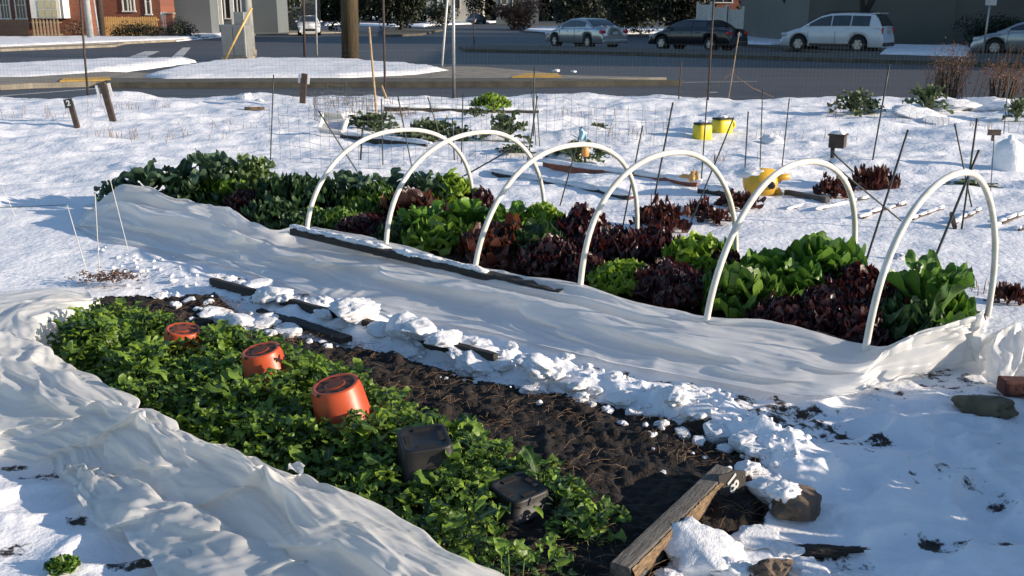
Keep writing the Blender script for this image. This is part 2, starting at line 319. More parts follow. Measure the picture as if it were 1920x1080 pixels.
def height(x, y):
    x = np.asarray(x, float); y = np.asarray(y, float)
    z = .055 * fbm(x, y, .8, 3, 1) + .022 * fbm(x, y, 4.5, 3, 5)
    far = np.clip((y - 7) / 3, 0, 1); z = z + far * (.26 * np.clip(fbm(x*.6, y, 1.3, 2, 11) + .05, 0, 1) + .12 * fbm(x*.45 + y*.1, y, 2.6, 3, 13) + .03*fbm(x, y, 7, 2, 17))       # drifts in the far plots
    rd = dline(x, y, RIDGE); bank = np.exp(-(rd / .14)**4) * np.clip((x + 2.2) / .8, .25, 1)
    z = z + bank * (.05 + .11 * np.clip(fbm(x, y, 9, 3, 21) + .12, 0, 1))
    near = np.clip(1 - sdist(x, y, PATH) / .15, 0, 1); z = z + near * (.05 * fbm(x, y, 9, 3, 31) - .012)
    lr = np.clip(1 - np.abs(x - 1.7) / 1.3, 0, 1) * np.clip((4.9 - y) / 1, 0, 1); z = z + lr * (.075 * fbm(x, y, 6, 3, 41) + .018*fbm(x, y, 24, 3, 43) - .03*np.clip(fbm(x*.7+y*.4, y, 5, 2, 47)*3 - .3, 0, 1))
    for px, py, a, b, an in FEET:
        c = G(px, py); dx = x - c[0]; dy = y - c[1]; u = dx*math.cos(an) + dy*math.sin(an); v = -dx*math.sin(an) + dy*math.cos(an)
        q = (u/a)**2 + (v/b)**2; z = z - .026 * (1/(1+np.exp(np.clip((q - 1)*5, -30, 30)))) + .008 * np.exp(-((np.sqrt(q) - 1.25)/.2)**2)
    
    for px, py, r_ in SPOTS:
        c = G(px, py); z = z - .022 * np.exp(-(((x-c[0])/r_)**2 + ((y-c[1])/(r_*.55))**2))
    s1 = sdist(x, y, BED1); z = np.where(s1 < 0, z - np.clip(-s1 / .08, 0, 1) * .10, z)
    s2 = sdist(x, y, BED2); z = np.where(s2 < 0, .02 + .02 * fbm(x, y, 12, 3, 9) + .2*z, z)
    return z
def bare(x, y):
    b = np.zeros(x.shape)
    s2 = sdist(x, y, BED2); b = np.maximum(b, np.clip(.5 - s2 / .12, 0, 1))
    s1 = sdist(x, y, BED1); b = np.maximum(b, np.clip(.5 - s1 / .07, 0, 1))
    b = np.maximum(b, .44 * np.clip(1 - sdist(x, y, PATH) / .08, 0, 1))
    lr = np.clip(1 - np.abs(x - 1.75) / 1.3, 0, 1)**.3 * np.clip((5.0 - y) / .5, 0, 1); b = np.maximum(b, lr * (.27 + .34*np.clip(fbm(x*.6+y*.5, y, 3.5, 3, 47)*2.2, 0, 1)))
    for px, py, r in SPOTS:
        c = G(px, py); b = np.maximum(b, .50 * np.exp(-(((x-c[0])/r)**2 + ((y-c[1])/(r*.55))**2)))
    return b
def Hz(x, y): return float(height(np.array([x]), np.array([y]))[0])
def GH(px, py, dz=0.):                    # photo pixel -> point on the snow
    g = G(px, py, 0.)
    for _ in range(3): g = G(px, py, Hz(g[0], g[1]))
    g = g.copy(); g[2] += dz; return g

rows = [1.2]
while rows[-1] < 20.6: rows.append(rows[-1] * 1.0052 + .002)
rows = np.array(rows); nc = 560
un = np.linspace(-1, 1, nc); un = .55 * un + .45 * un**3
X = un[None, :] * (rows[:, None] * .95 + 1.6); Y = np.repeat(rows[:, None], nc, 1)
EDGE = 20.25 + .25 * np.sin(X * .9) + .18 * fbm(X, X * 0 + 3, .7, 3, 8)
Y = np.minimum(Y, EDGE)
Z = height(X, Y); Z = Z - np.clip((Y - 19.9) / .5, 0, 1) * .05
tb = bare(X, Y)
mb = MB(); mb.grid(np.dstack([X, Y, Z]), np.dstack([tb, tb * 0]))
tag(mb.build('garden_snow', M['snowground'], None, True), kind='structure')
mb = MB(); mb.add([(-900,-60,-.16),(900,-60,-.16),(900,1500,-.16),(-900,1500,-.16)], [(0,1,2,3)])
tag(mb.build('ground', M['snow']), kind='structure')

# soil in the near bed, finer
def patchgrid(poly, step, zf, lip=.0):
    P = np.array(poly); x0, y0 = P.min(0) - .05; x1, y1 = P.max(0) + .05
    xs = np.arange(x0, x1, step); ys = np.arange(y0, y1, step); XX, YY = np.meshgrid(xs, ys, indexing='ij')
    return XX, YY, sdist(XX, YY, poly)
XX, YY, S = patchgrid(BED1, .011, None)
ZZ = .012 + .035 * fbm(XX, YY, 7, 3, 51) + .05 * np.abs(fbm(XX, YY, 22, 3, 61)) + .02*np.clip(fbm(XX, YY, 14, 2, 66)*3, 0, 1) - np.clip((S + .05) / .06, 0, 1) * .14
def soilz(x, y): return .012 + .035 * float(fbm(np.array(x), np.array(y), 7, 3, 51)) + .012
mb = MB(); nu, nv = XX.shape; idx = -np.ones(nu*nv, int); keep = (S < .04).ravel(); idx[keep] = np.arange(keep.sum())
F = []
I = idx.reshape(nu, nv)
for i in range(nu-1):
    for j in range(nv-1):
        q = (I[i, j], I[i+1, j], I[i+1, j+1], I[i, j+1])
        if min(q) >= 0: F.append(q)
mb.add(np.dstack([XX, YY, ZZ]).reshape(-1, 3)[keep], F)
tag(mb.build('soil', M['soil'], None, True), kind='structure')
mb = MB(); n = 0
while n < 2600:
    x = rng.uniform(-2.4, 1.2); y = rng.uniform(2.4, 5.6); s = float(sdist(np.array([x]), np.array([y]), BED1)[0])
    if s > .01 or fbm(np.array(x), np.array(y), 4, 2, 71) < rng.uniform(-.12, .2): continue
    a = rng.uniform(0, math.pi); L = rng.uniform(.02, .09); z = soilz(x, y) + rng.uniform(0, .02); dz = rng.uniform(-.008, .008)
    p0 = np.array([x - L/2*math.cos(a), y - L/2*math.sin(a), z - dz]); p1 = np.array([x + L/2*math.cos(a), y + L/2*math.sin(a), z + dz]); pm = (p0+p1)/2 + [0, 0, rng.uniform(0, .012)]
    mb.tube([p0, pm, p1], rng.uniform(.0005, .0012), 3, False); n += 1
tag(mb.build('straw', M['straw']), kind='stuff', label='dry brown straw bits scattered over the bare dark soil')

# ---------------------------------------------------------------- row covers: small cloth relaxation so the folds are real
def resample(P, n):
    P = np.asarray(P, float); d = np.concatenate([[0], np.cumsum(np.linalg.norm(np.diff(P, axis=0), axis=1))]); t = np.linspace(0, d[-1], n)
    Q = np.stack([np.interp(t, d, P[:, k]) for k in range(P.shape[1])], 1)
    return Q
def smooth1(A, it=3, ax=0):
    for _ in range(it):
        B = A.copy(); s = [slice(None)] * A.ndim; s[ax] = slice(1, -1); a = list(s); a[ax] = slice(0, -2); b = list(s); b[ax] = slice(2, None)
        B[tuple(s)] = (A[tuple(a)] + 2*A[tuple(s)] + A[tuple(b)]) / 4; A = B
    return A
def cloth(rails, nu, nv, su, sw, steps=150, seed=1, hold=.85, wild=.01, free_outer=True, lump=(9., 3.5, .3), crease=.007):
    Lk = 1.
    # rails: list over v of 3-D polylines with the same number of control points
    n0 = len(rails[0]); RR = np.array(rails, float)                      # (nr, n0, 3)
    L = np.concatenate([[0], np.cumsum(np.linalg.norm(np.diff(RR.mean(0), axis=0), axis=1))]); t = np.linspace(0, L[-1], nu)
    A = np.zeros((len(rails), nu, 3))
    for r in range(len(rails)):
        for k in range(3): A[r, :, k] = np.interp(t, L, RR[r, :, k])
    A = smooth1(A, 12, 1)
    vv = np.linspace(0, len(rails) - 1, nv); B = np.zeros((nu, nv, 3))
    for k in range(3):
        for i in range(nu): B[i, :, k] = np.interp(vv, np.arange(len(rails)), A[:, i, k])
    B = smooth1(B, 3, 1)
    U, V = np.meshgrid(np.arange(nu), np.arange(nv), indexing='ij')
    slk = 1 + su * (.5 + 1.0 * (fbm(U/nu*12, V/nv*3, 1, 3, seed) + .5)); slv = 1 + sw * (.5 + 1.0 * (fbm(U/nu*9, V/nv*2, 1, 3, seed+5) + .5))
    ru = np.linalg.norm(B[1:] - B[:-1], axis=2) * slk[1:]; rv = np.linalg.norm(B[:, 1:] - B[:, :-1], axis=2) * slv[:, 1:]
    rd1 = np.linalg.norm(B[1:, 1:] - B[:-1, :-1], axis=2) * (slk[1:, 1:] + slv[1:, 1:]) / 2; rd2 = np.linalg.norm(B[1:, :-1] - B[:-1, 1:], axis=2) * (slk[1:, 1:] + slv[1:, 1:]) / 2
    P = B.copy(); W = wild * (fbm(U/nu*9 + V/nv*2, V/nv*11 - U/nu*5, 1, 4, seed+9)*2.6 + fbm(U/nu*26, V/nv*8, 1, 3, seed+3)*1.0)
    P[:, :, 2] += W * (V/nv > .03); P[:, :, 0] += .4*wild*fbm(U/nu*20, V/nv*6, 1, 3, seed+30)*2
    floor = height(B[:, :, 0], B[:, :, 1]) + .004; rdg = 1 - np.abs(2.6*fbm(U/nu*lump[0] + V/nv*1.5, V/nv*lump[1] - U/nu*2, 1, 2, seed+40)); rd2_ = 1 - np.abs(2.6*fbm(U/nu*lump[0]*1.8 - V/nv*5, V/nv*lump[1]*1.7 + U/nu*3, 1, 2, seed+43)); sup = floor + (B[:, :, 2] - floor) * (hold + lump[2]*(rdg - .5) + .13*(rd2_ - .5)); sup = np.maximum(sup, floor)
    prev = P.copy(); pin = np.zeros((nu, nv, 1)); pin[:, 0] = 1; pin[0] = 1; pin[-1] = 1
    if not free_outer: pin[:, -1] = 1
    w = 1 - pin
    def proj(a, b, r, stiff=1., minonly=False):
        pa = P[a]; pb = P[b]; d = pb - pa; l = np.linalg.norm(d, axis=2) + 1e-9; c = (l - r) / l * stiff
        if minonly: c = np.minimum(c, 0)
        wa = w[a]; wb = w[b]; s = wa + wb; s = np.where(s == 0, 1, s); P[a] = pa + d * c[..., None] * wa / s * .98; P[b] = pb - d * c[..., None] * wb / s * .98
    A_ = slice(None)
    for it in range(steps):
        vel = (P - prev) * .93; prev = P.copy(); P = P + vel * w; P[:, :, 2] -= .0009 * w[:, :, 0]
        for _ in range(3):
            for o in (0, 1):
                e = slice(o, nu-1, 2); f = slice(o+1, nu, 2); proj((e, A_), (f, A_), ru[e]) if len(range(nu)[f]) == len(range(nu-1)[e]) else None
                e = slice(o, nv-1, 2); f = slice(o+1, nv, 2); proj((A_, e), (A_, f), rv[:, e])
                for q in (0, 1):
                    a1 = slice(o, nu-1, 2); b1 = slice(o+1, nu, 2); a2 = slice(q, nv-1, 2); b2 = slice(q+1, nv, 2)
                    proj((a1, a2), (b1, b2), rd1[a1, a2], .35); proj((b1, a2), (a1, b2), rd2[a1, a2], .35)
            # bending: keep second neighbours apart
            for o in range(4):
                a = slice(o, nu-2, 4); b = slice(o+2, nu, 4); k = min(len(range(nu)[a]), len(range(nu)[b])); r2 = (ru[1:] + ru[:-1])[o:nu-2:4][:k]
                proj((slice(o, o+4*k, 4) if o+4*(k-1) < nu else a, A_), (slice(o+2, o+2+4*k, 4), A_), r2 * .97, .5, True)
                a = slice(o, nv-2, 4); r2 = (rv[:, 1:] + rv[:, :-1])[:, o:nv-2:4]; k = r2.shape[1]
                if k: proj((A_, slice(o, o+4*k-3, 4)), (A_, slice(o+2, o+2+4*k-3, 4)), r2 * .97, .5, True)
            P[:, :, 2] = np.maximum(P[:, :, 2], sup)
            dr = P[:, :, :2] - B[:, :, :2]; P[:, :, :2] = B[:, :, :2] + np.clip(dr, -.07, .07)
            P[:, :, 2] = np.minimum(P[:, :, 2], B[:, :, 2] + (.02 + .05 * np.clip(V/nv*4 - .6, 0, 1)))
            P = P * w + B * pin
    P = smooth1(smooth1(P, 1, 0), 1, 1); up = V / nv
    wx = fbm(U/nu*6, up*4, 1, 2, seed+60) * 3; cr = 0
    for fu, fv, a_, sd in ((10, 9, 1., 61), (24, 20, .55, 62), (46, 42, .3, 63)):
        n_ = fbm(U/nu*fu*Lk + wx + up*fv*.35, up*fv - U/nu*fu*.3*Lk, 1, 1, seed+sd) * 2; cr = cr + a_ * np.maximum(0, 1 - np.abs(n_)*2.4)**1.5
    P[:, :, 2] += crease * cr * np.clip(up*8, 0, 1); P[:, :, 1] -= crease * .6 * cr * np.clip(up*8, 0, 1)
    return P
def q3(px, py, z): return G(px, py, z)

# near-left fabric
pairs = [((190,572,.10),(165,548,.03)),((150,570,.15),(100,546,.03)),((110,578,.18),(40,552,.03)),((70,595,.2),(-80,570,.03)),((62,620,.2),(-220,620,.02)),((75,645,.2),(-300,700,.02)),((110,672,.2),(-260,790,.02)),((160,702,.2),(-120,850,.02)),((250,746,.2),(0,860,.01)),((320,780,.2),(90,872,.01)),((400,815,.2),(150,920,.01)),((480,842,.19),(205,975,.01)),((560,870,.19),(270,1010,.01)),((630,905,.18),(300,1045,.01)),((700,948,.18),(335,1085,.01)),((760,985,.17),(380,1125,.01)),((820,1018,.17),(450,1180,.01)),((880,1052,.16),(520,1240,.01)),((950,1078,.14),(620,1290,.01)),((1010,1090,.12),(740,1330,.01)),((1080,1140,.1),(900,1380,.01))]
def mkrails(pairs, prof, backz=.03, backoff=.10):
    Rg = np.array([q3(*a) for a, b in pairs]); Ou = np.array([q3(*b) for a, b in pairs]); rails = []
    n = Rg[:, :2] - Ou[:, :2]; n = n / np.linalg.norm(n, axis=1)[:, None]
    bk = Rg.copy(); bk[:, :2] += n * backoff; bk[:, 2] = backz; rails.append(bk)
    md = Rg.copy(); md[:, :2] += n * backoff * .55; md[:, 2] = Rg[:, 2] * .8; rails.append(md)
    for t, kz in prof:
        q = Rg * (1-t) + Ou * t; q[:, 2] = Rg[:, 2] * kz + Ou[:, 2] * (t if kz < .3 else 0); rails.append(q)
    return rails
rl = mkrails(pairs, [(0,1),(.1,1.06),(.2,1.08),(.3,1.0),(.4,.84),(.5,.62),(.6,.40),(.7,.30),(.8,.24),(.9,.14),(1,.02)])
Pc = cloth(rl, 400, 130, .07, .14, 90, 3, .80, .016, lump=(7., 5., .26), crease=.0075)
mb = MB(); mb.grid(Pc)
c1 = mb.single('row_cover', M['fabric'], 'large crumpled white fabric row cover pulled aside along the near bed of greens', 'row cover', tuple(G(400,900)), smooth=True)
# loose second layer lying lower at the front left
pr2 = [((128,868,.06),(118,885,.02)),((200,880,.09),(150,925,.02)),((290,905,.10),(190,968,.02)),((380,950,.10),(255,1015,.02)),((480,1000,.10),(300,1060,.02)),((580,1050,.10),(345,1120,.02)),((700,1120,.09),(420,1190,.02))]
rl = mkrails(pr2, [(0,1),(.3,.9),(.6,.75),(.85,.4),(1,.1)], .02, .05)
Pc = cloth(rl, 130, 30, .10, .12, 90, 8, .8, .012)
mb = MB(); mb.grid(Pc); mb.build('fold', M['fabric'], c1, True, origin=tuple(G(400,900)))
# a torn corner that sticks up over the greens
mb = MB(); g0 = G(550,866,.2); A = np.zeros((8, 5, 3))
for i in range(8):
    for j in range(5): A[i, j] = g0 + np.array([i*.008 - .02, -i*.003 + .008*j, .007*math.sin(i*.9+j) + .004*j - .03])
mb.grid(A); mb.build('corner', M['fabric'], c1, True, origin=tuple(G(400,900)))

# far bed translucent cover
pairs2 = [((183,380,.10),(140,424,.02)),((205,358,.2),(160,438,.02)),((232,343,.28),(185,447,.02)),((275,339,.31),(225,457,.02)),((325,356,.29),(280,466,.02)),((372,368,.27),(340,480,.02)),((420,384,.25),(395,494,.02)),((480,414,.2),(470,512,.02)),((520,432,.15),(525,530,.02)),((555,424,.15),(585,552,.02)),((600,427,.17),(640,575,.02)),((720,450,.18),(745,594,.02)),((800,470,.18),(830,606,.02)),((890,490,.18),(920,624,.02)),((990,510,.19),(1000,645,.02)),((1090,524,.2),(1070,664,.02)),((1210,556,.2),(1160,684,.02)),((1330,584,.19),(1260,702,.02)),((1440,603,.17),(1370,722,.02)),((1530,622,.15),(1450,738,.02)),((1600,642,.13),(1520,748,.02)),((1650,640,.16),(1590,742,.02)),((1700,618,.23),(1650,722,.02)),((1780,590,.29),(1720,706,.02)),((1822,577,.31),(1790,690,.02)),((1845,580,.30),(1828,655,.02))]
rl = mkrails(pairs2, [(0,1),(.10,.95),(.22,.66),(.34,.68),(.46,.84),(.57,.82),(.68,.52),(.79,.22),(.9,.10),(1,.02)])
Pc = cloth(rl, 440, 96, .03, .13, 90, 5, .78, .014, free_outer=False, lump=(5., 5.5, .36), crease=.009)
mb = MB(); mb.grid(Pc)
c2 = mb.single('row_cover', M['plastic'], 'long translucent white row cover bunched along the lettuce bed below the hoops', 'row cover', tuple(G(1000,620)), smooth=True)
# bunched end at the right edge of the picture
pr3 = [((1838,650,.10),(1842,690,.02)),((1850,606,.22),(1850,712,.02)),((1880,598,.24),(1872,725,.02)),((1925,600,.24),(1905,715,.02)),((1990,618,.22),(1980,728,.02)),((2080,650,.2),(2060,750,.02))]
rl = mkrails(pr3, [(0,1),(.25,1),(.5,.8),(.75,.6),(.9,.3),(1,.05)])
Pc = cloth(rl, 110, 44, .16, .12, 100, 12, .8, .02)
mb = MB(); mb.grid(Pc)
mb.single('row_cover', M['plastic'], 'short bunched white cover piece at the right edge behind the brick', 'row cover', tuple(G(1900,690)), smooth=True)

# ---------------------------------------------------------------- hoops
HA = [(578,420),(725,445),(892,487),(1090,518),(1328,580),(1625,627)]
HB = [(885,368,.15),(1015,395,.1),(1190,445,.08),(1375,470,.15),(1598,470,.25),(1845,595,.0)]
HT = [(745,237),(890,241),(1080,263),(1258,276),(1512,294),(1802,313)]
who = ['leftmost white plastic hoop, over the dark kale', 'second white hoop from the left, over curly green lettuce', 'third white hoop from the left, beside the pale blue flag', 'fourth white hoop from the left, over frilly dark red lettuce', 'fifth white hoop from the left, over the big green lettuces', 'rightmost and nearest white plastic hoop at the end of the lettuce bed']
HOOPG = []
for (a, b, t, w_) in zip(HA, HB, HT, who):
    A = G(*a, .2); B = G(*b); d = (B - A)[:2]; W = np.linalg.norm(d); d /= W
    mid = (A + B)[:2] / 2; tp = T(t[0], t[1], mid[1] + .02); H = tp[2] + .0
    hw = W / 2 / .97; pts = []
    for k in range(41):
        th = math.pi * k / 40; c_, s_ = math.cos(th), math.sin(th)
        al = -math.copysign(abs(c_)**.92, c_) * hw; z = H * abs(s_)**.80
        sh = (tp[0] - mid[0]) * .6 * (z / H)
        pts.append((mid[0] + d[0]*al + sh, mid[1] + d[1]*al, z - .03))
    pts[0] = (*pts[0][:2], -.1); pts[-1] = (*pts[-1][:2], -.1)
    mb = MB(); pts = [(q[0] + .006*math.sin(i*.31 + A[0]*5), q[1] + .006*math.cos(i*.23 + A[1]*3), q[2]) for i, q in enumerate(pts)]; mb.tube(pts, .0168, 14); base = (pts[0][0], pts[0][1], 0)
    mb.single('hoop', M['pvc'], w_, 'hoop', base, 'white hoops over the lettuce bed', True)

# ---------------------------------------------------------------- plants
def leafgrid(base, az, L, W, e0, e1, kind='oval', ruffle=.1, freq=7, cup=.15, nu=12, nv=8, rnd=None, roll=0, petiole=.12):
    rnd = rnd or random; u = 1 - (1 - np.linspace(0, 1, nu + 1))**1.45; v = np.linspace(-1, 1, nv + 1)
    el = R(e0) + (R(e1) - R(e0)) * u**1.3; ds = L / nu
    du = np.diff(u) * L; xs = np.concatenate([[0], np.cumsum(np.cos(el[1:]) * du)]); zs = np.concatenate([[0], np.cumsum(np.sin(el[1:]) * du)])
    if kind == 'oval': wd = np.clip(u - petiole * .3, 0, 1)**.55 * np.clip(1 - u**3.2, 0, 1)**.5
    elif kind == 'fan': wd = np.clip((u - petiole*.5) / .6, 0, 1)**.7 * np.sqrt(np.clip(1 - (np.clip(u - .58, 0, 1) / .42)**2, 0, 1)) * 1.05
    elif kind == 'spear': wd = np.sin(np.clip(u, 0, 1)**.8 * math.pi)**.8
    else: wd = np.clip(u - .05, 0, 1)**.5 * np.clip(1 - u**4, 0, 1)**.5 * (1 + .28 * np.sin(u * 19 + rnd.random()*6))
    wd = np.maximum(wd, .03); ph = rnd.random() * 6.3; ph2 = rnd.random() * 6.3
    Ug, Vg = np.meshgrid(u, v, indexing='ij'); Wd = wd[:, None] * W / 2
    x = xs[:, None] + 0 * Vg; y = Vg * Wd * (1 - .12 * np.abs(Vg) * ruffle * 4); z = zs[:, None] + 0 * Vg
    off = cup * W * (np.abs(Vg)**2) * wd[:, None] + ruffle * W * (np.abs(Vg)**1.6 + .25*Ug**3) * np.sin(freq * Ug * 2.2 + ph + 2.6*Vg) * np.clip(Ug*2, 0, 1)
    nx = -np.sin(el)[:, None]; nz = np.cos(el)[:, None]
    x = x + off * nx; z = z + off * nz; y = y + ruffle * W * .35 * np.sin(freq * 1.8 * Ug + ph2) * Vg**2 * np.clip(4*(1-Ug), 0, 1)
    if roll: cr, sr = math.cos(roll), math.sin(roll); y, z2 = y*cr - 0*z, z + y*sr; z = z2
    ca, sa = math.cos(az), math.sin(az)
    A = np.dstack([base[0] + x*ca - y*sa, base[1] + x*sa + y*ca, base[2] + z])
    tone = rnd.random(); return A, np.dstack([tone + 0*Vg, np.abs(Vg) + .25*(1-Ug)*0])
KIND = {  # n leaves, (L,W factors of size), elev outer->inner, tip bend, leaf kw
 'butter': dict(n=52, L=.66, W=.58, eo=8, ei=78, tb=-62, kw=dict(kind='fan', ruffle=.10, freq=7, cup=.26), m='romaine_leaf'),
 'romaine': dict(n=26, L=.95, W=.62, eo=22, ei=82, tb=-38, kw=dict(kind='oval', ruffle=.09, freq=6, cup=.2), m='romaine_leaf'),
 'lettuce': dict(n=48, L=.66, W=.66, eo=10, ei=76, tb=-54, kw=dict(kind='fan', ruffle=.16, freq=8, cup=.18), m='green_leaf'),
 'bright': dict(mound=1, n=110, L=.34, W=.36, eo=10, ei=76, tb=-54, kw=dict(kind='fan', ruffle=.2, freq=10, cup=.15), m='bright_leaf'),
 'curly': dict(mound=1, n=180, L=.24, W=.25, eo=8, ei=76, tb=-60, kw=dict(kind='fan', ruffle=.32, freq=12, cup=.1, nu=10, nv=8), m='green_leaf'),
 'red': dict(mound=1, n=110, L=.34, W=.34, eo=8, ei=72, tb=-60, kw=dict(kind='fan', ruffle=.26, freq=8, cup=.14), m='red_leaf'),
 'frilly': dict(mound=1, n=170, L=.26, W=.26, eo=5, ei=70, tb=-66, kw=dict(kind='fan', ruffle=.34, freq=9, cup=.10, petiole=.05, nu=9, nv=7), m='red_leaf'),
 'bronze': dict(n=52, L=.64, W=.54, eo=10, ei=76, tb=-52, kw=dict(kind='fan', ruffle=.22, freq=9, cup=.15), m='bronze_leaf'),
 'collard': dict(n=22, L=.62, W=.58, eo=25, ei=78, tb=-75, kw=dict(kind='oval', ruffle=.10, freq=5, cup=.12, petiole=.9), m='blue_leaf', stem=.3),
 'kale': dict(n=34, L=.72, W=.42, eo=20, ei=80, tb=-70, kw=dict(kind='lobed', ruffle=.26, freq=11, cup=.1), m='dark_leaf', stem=.25),
 'pale': dict(n=40, L=.62, W=.34, eo=20, ei=84, tb=-40, kw=dict(kind='lobed', ruffle=.22, freq=9, cup=.1), m='pale_leaf', stem=.35),
 'dusty': dict(n=30, L=.75, W=.42, eo=15, ei=80, tb=-60, kw=dict(kind='oval', ruffle=.16, freq=8, cup=.1), m='dusty_leaf', stem=.25),
 'dry': dict(n=30, L=.62, W=.34, eo=10, ei=75, tb=-95, kw=dict(kind='oval', ruffle=.35, freq=9, cup=.3), m='dry_leaf', stem=.2),
}
def plant(name, kind, pos, size, hgt, label, cat, group=None, seed=0, matk=None, fill=1.):
    K = KIND[kind]; rnd = random.Random(seed * 77 + 5); mb = MB(); n = int(K['n'] * fill); stem = K.get('stem', 0) * hgt
    for i in range(n):
        t = (i + .5) / n; az = i * 2.39996 + rnd.uniform(-.35, .35); q = t**.8
        e0 = K['eo'] + (K['ei'] - K['eo']) * q + rnd.uniform(-1, 1) * (20 if kind in ('frilly', 'red', 'curly', 'bronze') else 9); L = size * K['L'] * (1 - .30*t) * rnd.uniform(.82, 1.15) ; W = size * K['W'] * (1 - .25*t) * rnd.uniform(.8, 1.15)
        if K.get('mound'):
            rho = size * .40 * math.sqrt(1 - t) * rnd.uniform(.85, 1.1); dome = math.sqrt(max(.02, 1 - (rho / (size*.56))**2)); L = size * K['L'] * rnd.uniform(.75, 1.2); W = size * K['W'] * rnd.uniform(.75, 1.2)
            az += rnd.uniform(-.8, .8); e0 = 15 + 62 * t**.7 + rnd.uniform(-18, 18)
            A, a = leafgrid((math.cos(az)*(rho - L*.35), math.sin(az)*(rho - L*.35), hgt * dome * rnd.uniform(.45, .86) - L*.35), az, L, W, e0 + 14, e0 - rnd.uniform(30, 80), rnd=rnd, **K['kw']); mb.grid(A, a); continue
        b = (math.cos(az) * size * .05 * (1-t), math.sin(az) * size * .05 * (1-t), stem * (.3 + .9*t) + .01)
        A, a = leafgrid(b, az, L, W, e0 + 12, e0 + K['tb'] * rnd.uniform(.6, 1.25), rnd=rnd, **K['kw'])
        mb.grid(A, a)
    V = np.concatenate(mb.v); top = np.percentile(V[:, 2], 99.2); wid = np.percentile(np.hypot(V[:, 0], V[:, 1]), 97)
    kz = hgt / top; kx = size / 2 / wid
    mb.v = [v * [kx, kx, kz] for v in mb.v]
    M_ = M[matk or K['m']]; r = thing(name, label, cat, pos, 0, group)
    lv = mb.build('leaves', M_, r, True)
    s = MB(); s.tube([(0, 0, -.03), (.004, 0, stem*.6 + .03), (0, .003, stem * 1.2 + .05)], [size*.05, size*.045, size*.03], 8); s.build('stem', M['pale_leaf'] if kind not in ('red','frilly','dry','bronze') else M['bronze_leaf'], r, True)
    return r
def placed(px, topy, hgt, z0=0.):        # base point whose plant of that height reaches photo row topy
    lo, hi = topy, topy + 500
    for _ in range(40):
        m = (lo + hi) / 2; g = G(px, m, z0); d = g[1]; t = T(px, topy, d)[2]
        if t - z0 > hgt: hi = m
        else: lo = m
    return G(px, (lo+hi)/2, z0)
